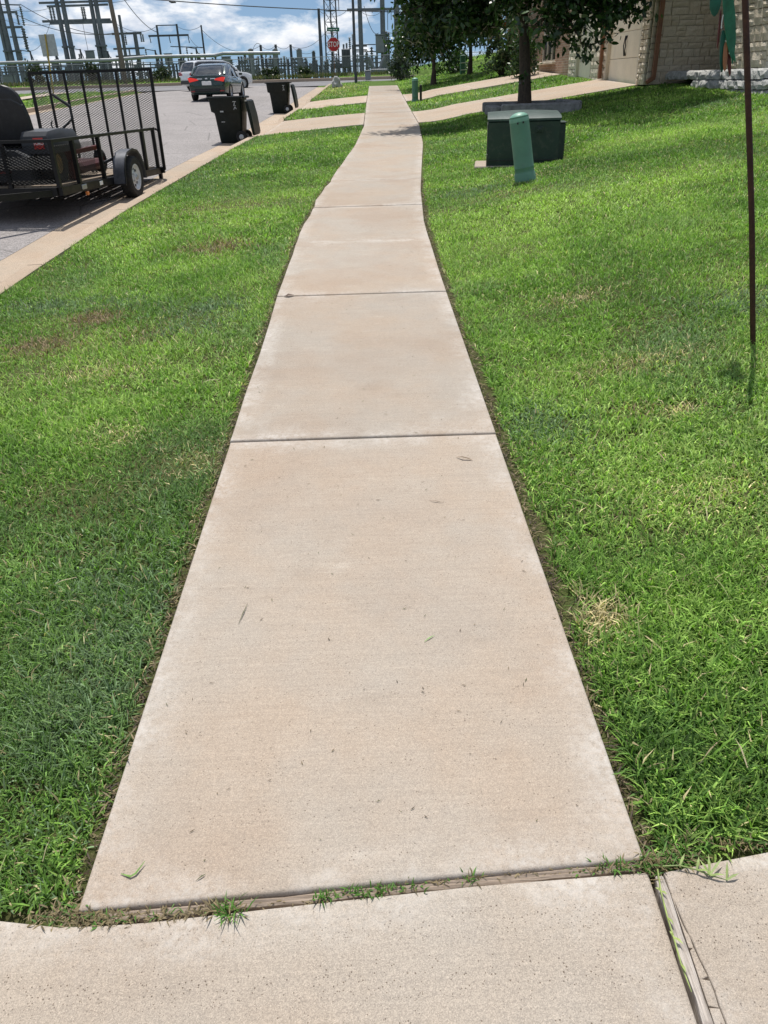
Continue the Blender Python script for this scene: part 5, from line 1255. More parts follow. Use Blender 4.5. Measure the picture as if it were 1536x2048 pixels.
# ---- cars
def paint(name, col, metal=.3): return pmat(name, col, .22, metal, .06, 2, (.05, .05, .045), .08, coat=.8)
M['cgreen'] = paint('dark green car paint', (.008, .030, .026)); M['cwhite'] = paint('white car paint', (.70, .71, .72), 0); M['cglass'] = pmat('tinted glass', (.012, .016, .02), .05, 0, .2, 2, spec=1.0)
M['chrome'] = pmat('chrome', (.6, .6, .62), .15, .9, .05, 4)
m, nt, p, o = newmat('lit brake lamp'); p.inputs['Base Color'].default_value = (.5, .02, .015, 1); p.inputs['Emission Color'].default_value = (1, .045, .03, 1); p.inputs['Emission Strength'].default_value = .4; p.inputs['Roughness'].default_value = .2; M['brake'] = m
def car(name, label, loc, rz, L, Wd, belt, top, stations, roof, paintm, lamp, suv=False, lift=.13):
    """y forward; stations: (y, half width, z low, z belt); roof: greenhouse stations (y, half width at belt, half width at roof, z roof)"""
    t = thing(name, label, 'car', loc, rz)
    rings = []
    for (y, hw, zl, zt) in stations:
        zm = zl+(zt-zl)*.55
        half = [(hw*.82, zl), (hw*.96, zl+.05), (hw, zm), (hw*.985, zt-.07), (hw*.93, zt-.015), (hw*.5, zt+.012)]
        rings.append([(x, y, z) for x, z in half] + [(-x, y, z) for x, z in half[::-1]])
    MB().loft(rings).build('body', paintm, t, True)
    rings = []
    for (y, wb, wr, zr) in roof:
        zbelt = float(np.interp(y, [s[0] for s in stations], [s[3] for s in stations]))-.02
        zr = max(zr, zbelt+.012)
        half = [(wb, zbelt), (wb*.35+wr*.65, zbelt+(zr-zbelt)*.7), (wr*.97, zbelt+(zr-zbelt)*.9), (wr*.7, zr)]
        rings.append([(x, y, z) for x, z in half] + [(-x, y, z) for x, z in half[::-1]])
    MB().loft(rings).build('greenhouse', M['cglass'], t, True)
    hi = [r_ for r_ in roof if r_[3] > top-.14]; rings = []
    for (y, wb, wr, zr) in hi:
        half = [(wr*1.0, zr-.075), (wr*.985, zr-.03), (wr*.72, zr+.008)]
        rings.append([(x, y, z) for x, z in half] + [(-x, y, z) for x, z in half[::-1]])
    MB().loft(rings).build('roof_panel', paintm, t, True)
    # pillars
    for s in (-1, 1):
        a, b = roof[0], hi[0]; zb0 = float(np.interp(a[0], [q[0] for q in stations], [q[3] for q in stations]))
        MB().path([(s*a[1]*.97, a[0]+.02, zb0-.01), (s*(a[1]+b[2])/2*1.0, (a[0]+b[0])/2, (zb0+b[3])/2+.02), (s*b[2]*.99, b[0], b[3]-.04)], [.055, .05, .04], 6).build('rear_pillar', paintm, t, True)
        a, b = roof[-1], hi[-1]; zb0 = float(np.interp(a[0], [q[0] for q in stations], [q[3] for q in stations]))
        MB().path([(s*a[1]*.97, a[0]-.02, zb0-.01), (s*b[2]*.99, b[0], b[3]-.04)], [.03, .03], 6).build('front_pillar', paintm, t, True)
        ym = (hi[0][0]+hi[-1][0])/2; MB().bar((s*(stations[3][1]*.945), ym, belt-.01), (s*hi[0][2]*1.0, ym, hi[0][3]-.04), .03, .05).build('centre_pillar', M['black'], t)
        MB().box((s*(stations[4][1]+.06), roof[-1][0]-.35, belt+.06), (.13, .09, .085), None, 0, .02).build('mirror', paintm, t)
        for yy in (ym+.55, ym-.42): MB().box((s*(stations[3][1]*.998), yy, belt-.12), (.02, .12, .02), None, 0, .005).build('door_handle', M['chrome'] if suv else paintm, t)
    # wheels
    r = .285 if not suv else .33
    for s in (-1, 1):
        for yy in (L*.19, L*.80):
            wh = bpy.data.objects.new('wheel', None); COL.objects.link(wh); wh.parent = t; wh.location = (s*(Wd/2-.085), yy, r)
            RX = Matrix.Rotation(R(90*s), 4, 'Y')
            MB().lathe([(r*.62, -.08), (r*.95, -.08), (r, -.05), (r, .05), (r*.95, .08), (r*.62, .08)], 26, RX, 0, False).build('tyre', M['rubber'], wh, True)
            MB().lathe([(r*.66, .0), (r*.66, .075), (r*.6, .07), (r*.55, .045), (r*.2, .06), (.01, .065)], 20, RX).build('rim', M['steel'], wh, True)
            MB().lathe([(r*1.10, -.05), (r*1.10, .05), (r*1.03, .052), (r*1.02, -.05)], 26, RX @ Matrix.Translation((0, 0, .03)), 0, False).build('wheel_arch', M['black'], t, True).location = (s*(Wd/2-.085), yy, r)
    return t
zc = Tz(-5.75, 34.5)
st = [(0, .58, .26, .66), (.06, .68, .2, .80), (.3, .745, .17, .84), (1.1, .755, .16, .80), (2.1, .755, .16, .785), (2.9, .75, .16, .76), (3.5, .72, .17, .70), (3.86, .64, .2, .60), (3.95, .5, .24, .5)]
rf = [(.38, .64, .56, .85), (.62, .67, .55, 1.02), (.95, .69, .55, 1.15), (1.4, .70, .56, 1.215), (1.95, .70, .55, 1.215), (2.3, .69, .54, 1.16), (2.95, .66, .58, .80)]
carA = car('sedan', 'dark green sedan with lit tail lamps driving away up the street', (-5.78, 33.1, Tz(-5.8, 34.5)), R(-3), 3.95, 1.51, .8, 1.215, st, rf, M['cgreen'], M['brake'])
for s in (-1, 1):
    o = MB().loft([[(s*x, y, z) for x, z in ((.30, .66), (.64, .60), (.70, .74), (.60, .755), (.32, .70))] for y in (-.02, .10)]).build('tail_lamp', M['brake'], carA, True)
    MB().box((s*.25, -.012, .70), (.2, .03, .035), None, 0, .006).build('trunk_trim', M['chrome'], carA)
    MB().box((s*.55, .0, .30), (.16, .05, .04), None, 0, .01).build('rear_reflector', M['redl'], carA)
MB().box((0, -.02, .56), (.36, .02, .13), None, 0, .006).build('licence_plate', M['white'], carA)
MB().box((0, .02, .33), (1.0, .08, .10), None, 0, .02).build('bumper_insert', M['black'], carA)
MB().box((0, .0, .705), (.10, .025, .05), None, 0, .012).build('trunk_emblem', M['chrome'], carA)
st = [(0, .66, .34, .84), (.07, .78, .28, .95), (.5, .83, .24, .98), (1.3, .835, .24, .97), (2.4, .835, .24, .955), (3.1, .825, .24, .93), (3.75, .79, .26, .87), (4.1, .72, .3, .78), (4.2, .6, .36, .66)]
rf = [(.10, .74, .60, 1.02), (.28, .75, .62, 1.40), (.5, .76, .635, 1.475), (1.4, .77, .64, 1.49), (2.3, .77, .62, 1.47), (2.6, .76, .6, 1.40), (3.25, .72, .64, .97)]
carB = car('police_suv', 'white sport utility vehicle standing beyond the green sedan', (-8.5, 43.2, Tz(-8.5, 43)), R(-48), 4.2, 1.68, .97, 1.49, st, rf, M['cwhite'], M['redl'], True); carB.scale = (.84, .84, .88)
for s in (-1, 1):
    MB().loft([[(s*x, y, z) for x, z in ((.40, .78), (.76, .76), (.80, .93), (.74, .95), (.42, .86))] for y in (-.01, .14)]).build('tail_lamp', M['redl'], carB, True)
    MB().bar((s*.58, .6, 1.52), (s*.58, 2.2, 1.52), .04, .03).build('roof_rail', M['black'], carB)
MB().box((0, -.0, .44), (1.3, .09, .20), None, 0, .04).build('rear_bumper', M['black'], carB)

# ---- stop sign with the street name above
sgx, sgy = -1.21, 41.2; sgz = Tz(sgx, sgy)
sg = thing('stop_sign', 'red octagonal stop sign with green street name blade on one post', 'stop sign', (sgx, sgy, sgz))
M['spost'] = pmat('brown sign post', (.17, .10, .06), .6, .2, .2, 6); M['sred'] = pmat('sign red', (.42, .012, .015), .4, 0, .06, 4); M['sgreen'] = pmat('sign green', (.008, .13, .07), .4, 0, .06, 4); M['swhite'] = pmat('sign white', (.8, .8, .8), .4, 0, .04, 4)
MB().box((0, .03, 1.15), (.04, .04, 2.42)).build('post', M['spost'], sg)
def octo(r): return [(r*math.cos(R(22.5+45*i)), r*math.sin(R(22.5+45*i))) for i in range(8)]
RF = Matrix.Rotation(R(90), 4, 'X')
MB().prism(octo(.30), Matrix.Translation((.01, 0, 1.66)) @ RF, .012).build('border', M['swhite'], sg)
MB().prism(octo(.282), Matrix.Translation((.01, -.012, 1.66)) @ RF, .005).build('plate', M['sred'], sg)
o = link('lettering', textmesh('STOP', .255, M['swhite'], .004), sg); o.location = (.01, -.021, 1.655); o.rotation_euler = (R(90), 0, 0); o.scale = (.80, 1.15, 1)
MB().box((.02, .0, 2.24), (.56, .012, .15), Matrix.Rotation(R(2), 3, 'Y')).build('street_name_blade', M['sgreen'], sg)
for k, (dx, w_) in enumerate(((-.14, .16), (.03, .1), (.15, .07))): MB().box((dx+.02, -.008, 2.235), (w_, .004, .035)).build('faded_lettering', M['swhite'], sg)
# ---- boulder
def boulder(name, label, x, y, d, seed, mat):
    g = random.Random(seed); bm = bmesh.new(); bmesh.ops.create_icosphere(bm, subdivisions=4, radius=1)
    ph = [(g.uniform(-3, 3), g.uniform(-3, 3), g.uniform(-3, 3), g.uniform(.05, .16)) for _ in range(9)]
    for v_ in bm.verts:
        k = 1+sum(a_*math.sin(v_.co.x*px__*1.4+v_.co.y*py__*1.4+v_.co.z*pz__*1.4+i) for i, (px__, py__, pz__, a_) in enumerate(ph))
        v_.co = Vector((v_.co.x*d[0], v_.co.y*d[1], v_.co.z*d[2]))*k
    me = bpy.data.meshes.new(name); bm.to_mesh(me); bm.free(); me.materials.append(mat)
    return tag(link(name, me, None, (x, y, Tz(x, y)+d[2]*.6)), label, 'boulder')
boulder('limestone_boulder', 'pale limestone boulder at the foot of the stop sign', -1.1, 39.6, (.24, .22, .23), 4, M['stone2'])
# ---- sign seen from behind beyond the street
ysx = at(107, 190, 39.5); ys_ = thing('road_sign', 'grey backed road sign on a yellow post across the street', 'road sign', (ysx.x, 39.5, Tz(ysx.x, 39.5)))
topz = at(90, 68, 39.5); M['ypost'] = pmat('yellow post', (.42, .30, .06), .6, 0, .2, 5)
lean = Vector((topz.x-ysx.x, 0, 0)); hgt = topz.z-Tz(ysx.x, 39.5)
MB().bar((0, 0, -.1), (lean.x, 0, hgt), .05, .05).build('post', M['ypost'], ys_)
MB().box((lean.x+.04, .03, hgt-.42), (.68, .012, .82), Matrix.Rotation(R(-1), 3, 'Y'), 0, .004).build('plate', M['steel'], ys_)

# ================================================================ the substation beyond the crossing
M['gsteel'] = pmat('weathered steel pole', (.15, .165, .185), .6, .2, .25, 1.5, (.05, .05, .055), .4)
M['lsteel'] = pmat('pale galvanised bus', (.34, .36, .37), .5, .3, .15, 2)
M['dsteel'] = pmat('dark structure steel', (.075, .082, .094), .6, .2, .25, 2)
M['ins'] = pmat('grey porcelain', (.15, .165, .175), .35, 0, .2, 5)
M['tank'] = pmat('grey tank paint', (.20, .225, .235), .5, 0, .15, 2, (.1, .1, .1), .3)
M['wire'] = pmat('conductor', (.05, .052, .055), .6, .3, .1, 2)
def gz(x, y): return float(base(y))-.05
def sub(name, label, cat, px, Y, group=None):
    q = at(px, 160, Y); return thing(name, label, cat, (q.x, Y, gz(q.x, Y)), 0, group)
def rl(t, px, py, Y=None):
    Y = Y or t.location.y; return at(px, py, Y)-Vector(t.location)
def vpole(t, px_top, py_top, px_bot, r, r2=None, name='pole', mat=None, Y=None, n=10):
    """upright pole: foot below pixel column px_bot, top at the pixel's height"""
    Y = Y or t.location.y; a = at(px_top, py_top, Y); b = Vector((a.x, Y, gz(a.x, Y)-.2))
    return MB().tube(b-Vector(t.location), a-Vector(t.location), r, r2 or r, n).build(name, mat or M['gsteel'], t, True)
def hbar(t, px0, py0, px1, py1, w, h=None, name='crossarm', mat=None, Y=None):
    return MB().bar(rl(t, px0, py0, Y), rl(t, px1, py1, Y), w, h or w).build(name, mat or M['gsteel'], t)
def stack(t, px, py0, py1, r, n=7, name='insulator', Y=None, mat=None):
    a = rl(t, px, py0, Y); b = rl(t, px, py1, Y); b = Vector((a.x, a.y, b.z)); L = (a-b).length; prof = [(r*.4, 0)]
    for i in range(n): z = L*(i+.5)/n; prof += [(r*.45, z-L/n*.3), (r, z-L/n*.05), (r, z+L/n*.05), (r*.45, z+L/n*.3)]
    prof.append((r*.4, L))
    return MB().lathe(prof, 10, Matrix.Translation(b)).build(name, mat or M['ins'], t, True)
def extra_top(t, px, Y, h, r, r2, name='pole'):
    a = at(px, 60, Y); b = Vector((a.x, Y, gz(a.x, Y))); return MB().path([b-Vector(t.location)-Vector((0, 0, .3)), b-Vector(t.location)+Vector((0, 0, h*.5)), b-Vector(t.location)+Vector((0, 0, h))], [r, (r+r2)/2, r2], 12).build(name, M['gsteel'], t, True)
G1 = 'steel dead-end structures of the substation'
# left tubular gantries, running on above the frame
def gantry(label, Y, legs, arms, hang, h=11):
    t = sub('pole_gantry', label, 'gantry', legs[0][0], Y, G1)
    for (px, py, r) in legs:
        a = at(px, py, Y); MB().path([Vector((a.x, Y, gz(a.x, Y)-.3))-Vector(t.location), Vector((a.x, Y, 4))-Vector(t.location), Vector((a.x, Y, h))-Vector(t.location)], [r, r*.85, r*.6], 12).build('leg', M['gsteel'], t, True)
        MB().lathe([(r*1.25, 0), (r*1.25, .12)], 12, Matrix.Translation(Vector((a.x, Y, 4.2))-Vector(t.location))).build('flange', M['gsteel'], t, True)
    for (x0, y0, x1, y1, w) in arms: hbar(t, x0, y0, x1, y1, w)
    for (px, y0, y1) in hang: stack(t, px, y0, y1, .11, 9)
    return t
gantry('twin pole steel gantry with stacked crossarms left of the wooden utility pole', 66, [(118, 30, .20), (130, 30, .22), (186, 30, .20), (196, 30, .22)], [(78, 6, 216, 2, .13), (94, 13, 216, 9, .13), (85, 43, 221, 39, .15), (100, 47, 226, 44, .15)], [(99, 15, 43), (105, 15, 43), (163, 14, 42), (167, 14, 42)], 9.5)
gantry('triple pole steel gantry at the far left edge of the view', 70, [(2, 60, .18), (10, 60, .24), (26, 60, .22)], [(-40, 26, 34, 24, .15), (-40, 56, 45, 54, .15), (-30, 8, 40, 10, .08), (20, 74, 56, 75, .09)], [(18, 28, 54), (33, 26, 50), (40, 12, 52), (44, 56, 100), (47, 56, 104)], 9)
# wooden utility pole
t = sub('utility_pole', 'brown wooden utility pole leaning beside the left gantry', 'utility pole', 248, 56)
MB().path([rl(t, 255, 185), rl(t, 245, 130), rl(t, 232, 60), rl(t, 220, 0), rl(t, 205, -80)], [.17, .16, .145, .13, .11], 12).build('pole', M['polewood'], t, True)
MB().bar(rl(t, 180, -60), rl(t, 235, -66), .1, .12).build('crossarm', M['polewood'], t)
# T structures
t = sub('switch_structure', 'steel T structure with three arms right of the wooden pole', 'structure', 270, 68)
vpole(t, 269, 64, 280, .17, .14); vpole(t, 238, 30, 253, .13, .1, 'back_pole')
for a in ((224, 68, 283, 66, .14), (227, 98, 289, 96, .12), (232, 113, 289, 111, .12)): hbar(t, *a)
for px, a, b in ((250, 70, 90), (258, 98, 110), (281, 68, 84), (285, 68, 84)): stack(t, px, a, b, .09, 6)
t = sub('h_frame', 'dark two-legged H frame with a long crossbar left of the sedan', 'structure', 318, 66)
vpole(t, 313, 50, 323, .09, .07, 'leg', M['dsteel']); vpole(t, 353, 48, 363, .09, .07, 'leg', M['dsteel']); hbar(t, 313, 51, 353, 50, .06, None, 'tie', M['dsteel']); hbar(t, 297, 72, 377, 70, .12, None, 'crossbar', M['dsteel'])
for px in (299, 338, 376): hbar(t, px, 72, px+3, 86, .05, None, 'hanger', M['dsteel'])
# long pale tubular bus across the yard, on posts
t = sub('overhead_bus', 'long pale tubular bus running across the left half of the substation', 'bus bar', 200, 61)
for (x0, y0, x1, y1) in ((-60, 128, 221, 120), (221, 120, 297, 114), (297, 114, 430, 111), (430, 111, 446, 107), (446, 107, 560, 106)):
    MB().tube(rl(t, x0, y0), rl(t, x1, y1), .11, None, 10).build('tube', M['lsteel'], t, True)
hbar(t, 0, 134, 262, 127, .06, None, 'lower_rail', M['dsteel'])
for px in (30, 160, 275, 336, 425, 500, 556): vpole(t, px, 116 if px > 200 else 124, px, .055, None, 'post', M['dsteel'])
t = sub('low_bus', 'lower dark bus rail behind the parked trailer gate', 'bus bar', 150, 63)
hbar(t, -40, 146, 350, 134, .09, None, 'tube', M['dsteel'])
for px in range(-30, 350, 27): vpole(t, px, 145-(px+40)*.03, px, .05, None, 'post', M['dsteel'])
# disconnect switch stands
G2 = 'small disconnect stands of the substation'
for (px, py, lab) in ((60, 102, 'left of the grey backed road sign'), (112, 106, 'right of the grey backed road sign'), (160, 98, 'between the two gantry legs'), (310, 100, 'beside the H frame'), (392, 96, 'above the white vehicle'), (215, 102, 'beside the wooden pole foot')):
    t = sub('disconnect_stand', 'small angled disconnect stand '+lab, 'switch stand', px, 64, G2)
    vpole(t, px, py, px, .055, None, 'post', M['dsteel']); hbar(t, px-20, py-2, px+2, py+2, .05, None, 'arm', M['dsteel']); hbar(t, px, py+1, px+11, py+26, .05, None, 'brace', M['dsteel']); stack(t, px-19, py-1, py+18, .07, 5)
for (px, y0, y1, w, lab) in ((179, 102, 118, .55, 'grey control cabinet on a post between the left gantry legs'), (336, 108, 130, .5, 'grey control cabinet beside the H frame legs'), (452, 114, 150, .62, 'tall grey control cabinet above the green sedan'), (18, 152, 172, .8, 'low grey cabinet near the left edge by the fence')):
    t = sub('control_cabinet', lab, 'cabinet', px, 64.5); a = rl(t, px, y0); b = rl(t, px, y1)
    MB().box((a.x, 0, (a.z+b.z)/2), (w, .4, a.z-b.z), None, 0, .03).build('box', M['tank'], t); MB().box((a.x, 0, a.z+.02), (w+.06, .46, .04)).build('cap', M['tank'], t)
    if b.z > .1: MB().tube((a.x, 0, -.2), (a.x, 0, b.z), .05).build('post', M['dsteel'], t)
# middle posts and breakers
t = sub('thin_mast', 'slim dark mast rising behind the white vehicle', 'mast', 405, 70); vpole(t, 402, 50, 408, .085, .06, 'pole', M['dsteel']); hbar(t, 341, 93, 406, 95, .06, None, 'cross_wire_arm', M['dsteel'])
def breaker(px, pyt, pyb, lab, Y=64):
    t = sub('circuit_breaker', lab, 'circuit breaker', px, Y, 'breaker columns of the substation')
    vpole(t, px, pyt, px, .20, .20, 'column', M['tank']); 
    for i in range(5):
        y = pyt+20+i*(pyb-pyt-26)/4.5
        hbar(t, px-14, y, px+14, y-.6, .07, None, 'arm', M['ins'])
        for s in (-12, -6, 6, 12): stack(t, px+s, y-5, y+1, .10, 2, 'bushing')
    stack(t, px, pyt-3, pyt+4, .2, 2, 'cap')
    return t
breaker(501, 100, 156, 'leftmost breaker column with stacked arms behind the two bins'); breaker(550, 100, 156, 'middle breaker column with stacked arms behind the two bins'); breaker(598, 100, 160, 'rightmost breaker column with stacked arms near the slim mast')
t = sub('bus_support', 'three dark posts joined by a low bar behind the farther bin', 'structure', 540, 65)
for (a, b) in ((521, 90), (551, 89), (581, 89)): vpole(t, a, b, a+6, .10, .09, 'post', M['dsteel'])
for (a, b) in ((532, 118), (575, 118)): vpole(t, a, b, a, .11, .11, 'short_post', M['dsteel'])
hbar(t, 532, 132, 586, 131, .12, None, 'bar', M['dsteel'])
t = sub('arrester_post', 'thick dark capped post left of the slim tall mast', 'post', 628, 62); vpole(t, 627, 104, 631, .17, .11, 'post', M['dsteel']); stack(t, 627, 101, 108, .15, 3, 'cap')
t = sub('arrester_post', 'thin dark post above the sedan roof', 'post', 477, 62); vpole(t, 477, 113, 480, .10, .07, 'post', M['dsteel']); stack(t, 462, 118, 136, .16, 4, 'bushing')
t = sub('tall_mast', 'tall slim dark mast left of the lattice tower', 'mast', 642, 60); vpole(t, 637, 17, 647, .13, .085, 'pole', M['dsteel'])
# lattice tower
t = sub('lattice_tower', 'three-legged lattice radio tower behind the stop sign', 'tower', 667, 74); Y = 74
lb = [at(654, 160, Y).x, at(681, 160, Y).x]; cxm = sum(lb)/2; hw = (lb[1]-lb[0])/2; lo = Vector(t.location)
def leg(k, z):
    f = 1-.028*z; ang = (R(205), R(335), R(90))[k]; return Vector((cxm+hw*1.05*f*math.cos(ang), Y+hw*f*math.sin(ang), gz(cxm, Y)+z))-lo
for k in range(3): MB().path([leg(k, 0), leg(k, 6), leg(k, 12)], [.07, .06, .05], 6).build('leg', M['dsteel'], t, True)
for i in range(16):
    z0 = i*.75; z1 = z0+.75
    for k in range(3):
        MB().bar(leg(k, z0), leg((k+1) % 3, z0), .035, .035).build('girt', M['dsteel'], t); MB().bar(leg(k, z0), leg((k+1) % 3, z1), .028, .028).build('diagonal', M['dsteel'], t)
MB().tube(leg(1, 5.0)+Vector((.25, 0, -.5)), leg(1, 5.0)+Vector((.25, 0, 1.6)), .03).build('whip_antenna', M['dsteel'], t); MB().bar(leg(1, 5.2), leg(1, 5.2)+Vector((.25, 0, 0)), .03, .03).build('antenna_arm', M['dsteel'], t)
# transformer bank and steel poles right of the tower
t = sub('power_transformer', 'dark power transformer with cooling fins right of the stop sign', 'transformer', 692, 64)
a = rl(t, 683, 98); b = rl(t, 702, 136); MB().box(((a.x+b.x)/2, 0, (a.z+b.z)/2), (b.x-a.x, 1.0, a.z-b.z), None, 0, .05).build('tank', M['gsteel'], t)
for i in range(6): x = a.x+(b.x-a.x)*(i+.5)/6; MB().box((x, -.6, (a.z+b.z)/2), (.05, .25, (a.z-b.z)*.9)).build('cooling_fin', M['gsteel'], t)
hbar(t, 661, 132, 702, 131, .32, .3, 'beam', M['dsteel'])
for px in (664, 678, 690, 700): vpole(t, px, 134, px, .11, None, 'support_leg', M['dsteel'])
for px, y0 in ((687, 88), (693, 86), (699, 74)): stack(t, px, y0, 99, .1, 6, 'bushing')
t = sub('corner_pole', 'tall dark steel pole rising from the grass right of the stop sign', 'pole', 714, 43.0); vpole(t, 704, -40, 715, .075, .06, 'pole', M['dsteel'])
t = sub('steel_gantry', 'grey steel gantry with one long crossbar left of the oak', 'gantry', 722, 62, G1)
for (px, py, r) in ((720, 30, .17), (765, 30, .19), (793, 30, .2)):
    a = at(px, py, 62); MB().path([Vector((a.x, 62, gz(a.x, 62)-.3))-Vector(t.location), Vector((a.x, 62, 9.5))-Vector(t.location)], [r, r*.7], 12).build('leg', M['gsteel'], t, True)
hbar(t, 694, 20, 800, 18, .16)
for px, y1 in ((700, 26), (744, 26), (775, 60), (782, 40)): hbar(t, px, 20, px+.5, y1, .04, None, 'hanger')
for px in (712, 728): 
    for py in (92, 100, 112, 124): hbar(t, px-6, py, px+6, py, .09, None, 'bracket', M['ins'])
t = sub('capacitor_box', 'grey capacitor box hung high beside the gantry leg', 'capacitor', 759, 61)
a = rl(t, 751, 71); b = rl(t, 768, 106); MB().box(((a.x+b.x)/2, 0, (a.z+b.z)/2), (b.x-a.x, .6, a.z-b.z), None, 0, .04).build('case', M['tank'], t); MB().box(((a.x+b.x)/2, 0, a.z+.03), (b.x-a.x+.08, .68, .06)).build('lid', M['tank'], t)
for px in (754, 765): vpole(t, px, 106, px, .06, None, 'leg', M['dsteel'])
t = sub('regulator', 'transformer with two slanted bushings below the capacitor box', 'transformer', 758, 60)
a = rl(t, 741, 138); b = rl(t, 776, 168); MB().box(((a.x+b.x)/2, 0, (a.z+b.z)/2), (b.x-a.x, .9, a.z-b.z), None, 0, .06).build('tank', M['gsteel'], t)
for (x0, y0, x1, y1) in ((737, 114, 748, 140), (770, 113, 760, 140)): MB().path([rl(t, x1, y1), rl(t, (x0+x1)/2, (y0+y1)/2), rl(t, x0, y0)], [.13, .16, .10], 10).build('bushing', M['ins'], t, True)
t = sub('insulator_rack', 'rack of stacked insulators between the transformer and the gantry', 'insulators', 735, 66)
for px, y0, y1 in ((706, 68, 96), (733, 100, 140), (743, 94, 130), (772, 62, 90), (777, 64, 90)): vpole(t, px, y1-6, px, .09, None, 'post', M['dsteel']); stack(t, px, y0, y1, .13, 7)
for y in (90, 104, 118): hbar(t, 704, y, 780, y-1.5, .06, None, 'rail', M['dsteel'])
for px, py, lab in ((490, 108, 'left of the breaker columns'), (516, 112, 'between left and middle breaker columns'), (568, 112, 'between middle and right breaker columns'), (612, 116, 'right of the breaker columns'), (655, 118, 'left of the lattice tower foot'), (430, 108, 'behind the white vehicle roof'), (812, 120, 'under the oak crown at right'), (830, 116, 'farther right under the oak crown')):
    t = sub('post_insulator', 'slender post insulator '+lab, 'insulator', px, 69); vpole(t, px, py+16, px, .07, None, 'post', M['dsteel']); stack(t, px, py, py+18, .13, 6)
# crowded equipment racks at the foot of the yard
rq = random.Random(77)
for px0, px1, top, lab in ((-10, 60, 128, 'at the far left'), (62, 120, 126, 'behind the road sign post'), (118, 172, 124, 'behind the first gantry legs'), (170, 240, 122, 'behind the second gantry legs'), (240, 318, 122, 'below the T structure'), (318, 400, 120, 'behind the white vehicle'), (470, 530, 120, 'left of the farther bin'), (528, 600, 118, 'above the farther bin'), (600, 660, 122, 'left of the stop sign post'), (660, 735, 112, 'right of the stop sign post'), (735, 830, 114, 'beside the round shrub')):
    Yk = rq.uniform(63, 76); t = sub('equipment_rack', 'dark rack of switchgear posts '+lab, 'switchgear', px0, Yk, 'switchgear racks of the substation')
    n_ = int((px1-px0)/7)
    for i in range(n_):
        px = px0+(px1-px0)*(i+.5+rq.uniform(-.3, .3))/n_; py = top+rq.uniform(-8, 16); vpole(t, px, py, px, rq.uniform(.04, .11), None, 'post', rq.choice([M['dsteel'], M['gsteel'], M['dsteel']]), None, 8)
        if rq.random() < .45: stack(t, px, py-9, py+1, rq.uniform(.07, .13), 4)
        if rq.random() < .25: hbar(t, px-5, py+12, px+5, py+12, rq.uniform(.2, .35), rq.uniform(.2, .5), 'box', M['gsteel'])
    for k in range(2): y_ = top+10+k*13+rq.uniform(-3, 3); hbar(t, px0, y_, px1, y_-1.5, rq.uniform(.05, .10), None, 'rail', M['dsteel'])
# green-grey utility pedestal
t = sub('utility_cabinet', 'slim grey utility pedestal on the grass beyond the path end', 'cabinet', 736, 50); a = rl(t, 730, 143); b = rl(t, 742, 168)
MB().box(((a.x+b.x)/2, 0, (a.z)/2-.05), (b.x-a.x, .3, a.z+.1), None, 0, .03).build('case', M['tank'], t); MB().box(((a.x+b.x)/2, 0, a.z+.03), (b.x-a.x+.05, .36, .07), None, 0, .02).build('cap', M['tank'], t)
# chain-link fence
def fence(name, label, x0, x1, Y, h=1.05):
    t = thing(name, label, 'fence', (x0, Y, 0)); n = int((x1-x0)/2.2)
    for i in range(n+1):
        x = x0+(x1-x0)*i/n; z = gz(x, Y); MB().tube((x-x0, 0, z-.1), (x-x0, 0, z+h+.06), .03, None, 6).build('post', M['lsteel'], t)
    z = gz(x0, Y); MB().tube((0, 0, z+h), (x1-x0, 0, z+h), .02, None, 6).build('top_rail', M['lsteel'], t)
    mb = MB(); c = .14; nn = int((x1-x0)/c); m_ = int(h/c)
    for k in range(nn):
        for s in (1, -1):
            xa = k*c; xb = xa+s*m_*c; xb_ = min(max(xb, 0), x1-x0); f = abs(xb_-xa)/(m_*c); w = .006
            pa = Vector((xa, 0, z)); pb = Vector((xb_, 0, z+m_*c*f)); mb.add([pa-Vector((w, 0, 0)), pa+Vector((w, 0, 0)), pb+Vector((w, 0, 0)), pb-Vector((w, 0, 0)), pa+Vector((0, w, 0)), pb+Vector((0, w, 0))], [(0, 1, 2, 3), (0, 3, 5, 4), (1, 4, 5, 2)])
    mb.build('chain_link', M['lsteel'], t)['kind'] = 'stuff'
fence('chain_link_fence', 'long grey chain-link fence enclosing the substation', -46, 9, 57.5)
# weeds and bushes along the fence
GF = [(.03, .048, .02), (.04, .06, .026), (.06, .072, .036), (.02, .036, .015)]
for i, (px, Y, h, rx, lab) in enumerate(((72, 57, 1.5, .7, 'dark bush by the fence behind the trailer gate'), (188, 57, 1.6, .55, 'dark bush at the fence beside the gantry legs'), (325, 56.5, .95, .8, 'round bush at the fence left of the white vehicle'), (540, 56.4, .8, .7, 'small bush at the fence behind the farther bin'), (612, 56.8, .75, .5, 'small bush at the fence near the slim mast'))):
    q_ = at(px, 160, Y); shrub('fence_bush', lab, q_.x, Y, h*.68, rx*.85, GF, 200+i, 26, 40, .16)
xw = rng.uniform(-44, 12, 9000); yw = rng.uniform(54.5, 57.4, 9000); zw = base(yw)-.05+0*xw
V, Tt, per = blades(xw, yw, zw, rng.uniform(.10, .30, 9000), rng.uniform(.03, .06, 9000), .6)
cw = np.array([(.075, .09, .04), (.12, .115, .065), (.17, .145, .085), (.045, .07, .028)])[rng.integers(0, 4, 9000)]
tag(link('tall_weeds', fast_tris('tall_weeds', V, Tt, M['grass'], np.repeat(cw, per, 0))), 'tall dry weeds along the foot of the substation fence', kind='stuff')
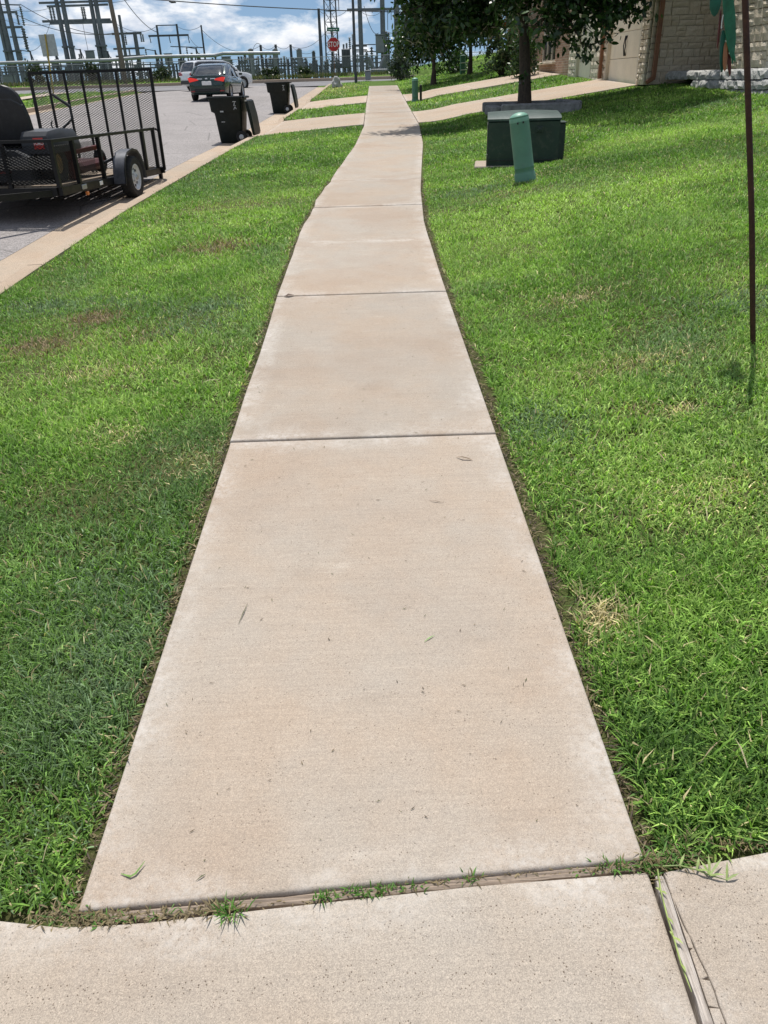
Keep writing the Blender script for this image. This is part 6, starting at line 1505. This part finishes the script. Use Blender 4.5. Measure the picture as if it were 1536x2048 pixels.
# power lines
def cable(label, a, b, sag, r=.022):
    a = Vector(a); b = Vector(b); pts = [a.lerp(b, i/24)-Vector((0, 0, sag*4*(i/24)*(1-i/24))) for i in range(25)]
    tag(MB().path(pts, r, 5).build('power_line', M['wire'], None, True), label, 'power line', 'overhead conductors')
cable('thin conductor crossing the sky from upper left to the gantry crossbar', at(230, -8, 60), at(800, 24, 62), .15, .03)
cable('conductor sagging from the left gantry to the T structure', at(40, 8, 66), at(240, 68, 68), .6)
cable('lower conductor sagging from the far left gantry to the wooden pole', at(30, 28, 68), at(232, 66, 60), .5)
cable('conductor running down from the wooden pole to the H frame', at(245, -6, 58), at(313, 64, 66), .3)
cable('slack jumper hanging beside the capacitor box', at(728, 12, 62), at(757, 66, 61), .55, .018)
cable('short jumper arching over the breaker columns', at(505, 102, 64), at(521, 90, 65), -.25, .015)
cable('conductor hanging under the left gantry arms', at(165, 44, 66), at(176, 100, 65), .5, .016)
o = MB().path([at(338, 3, 60), at(343, 4, 60), at(352, 5, 60)], [.03, .07, .03], 8).build('line_splice', M['wire'], None, True); tag(o, 'dark splice sleeve on the conductor above the H frame', 'cable fitting')
rc = random.Random(5)
for k, (a, b, sg_) in enumerate((((-20, 4), (120, 8), .5), ((-20, 30), (125, 44), .4), ((216, 5), (300, -20), .2), ((221, 40), (314, 52), .5), ((226, 46), (268, 66), .2), ((353, 52), (402, 52), .25), ((377, 72), (404, 96), .2), ((404, 60), (521, 91), .8), ((521, 91), (551, 90), .25), ((551, 90), (581, 90), .25), ((581, 90), (627, 104), .3), ((637, 20), (694, 21), .4), ((581, 92), (655, 60), .5), ((720, 22), (765, 21), .3), ((100, 46), (60, 102), .4), ((200, 46), (215, 100), .3))):
    p_, q_ = at(a[0], a[1], rc.uniform(62, 70)), at(b[0], b[1], rc.uniform(62, 70))
    cable('fine slack conductor '+('strung between the left gantries', 'low between the left gantries', 'leaving the gantry arm by the wooden pole', 'from the gantry to the H frame top', 'from the gantry to the T structure', 'between H frame and slim mast', 'dropping from the H frame crossbar end', 'from the slim mast to the first bus post', 'between first and second bus posts', 'between second and third bus posts', 'from the third bus post to the capped post', 'from the tall mast to the right gantry', 'rising from the third bus post to the tower', 'along the right gantry crossbar', 'dropping to the stand left of the road sign', 'dropping beside the wooden pole')[k], p_, q_, sg_, .013)
# meter posts in the shade under the far oaks
t = thing('meter_post', 'green grey meter post with white rails under the far oaks', 'meter', (at(925, 150, 38).x, 38, Tz(at(925, 150, 38).x, 38)))
MB().box((0, 0, .3), (.22, .18, .75), None, 0, .02).build('case', M['pgreen2'], t)
for z in (.12, .38): MB().bar((-.1, -.14, z), (.45, -.14, z+.03), .04, .03).build('rail', M['white'], t)
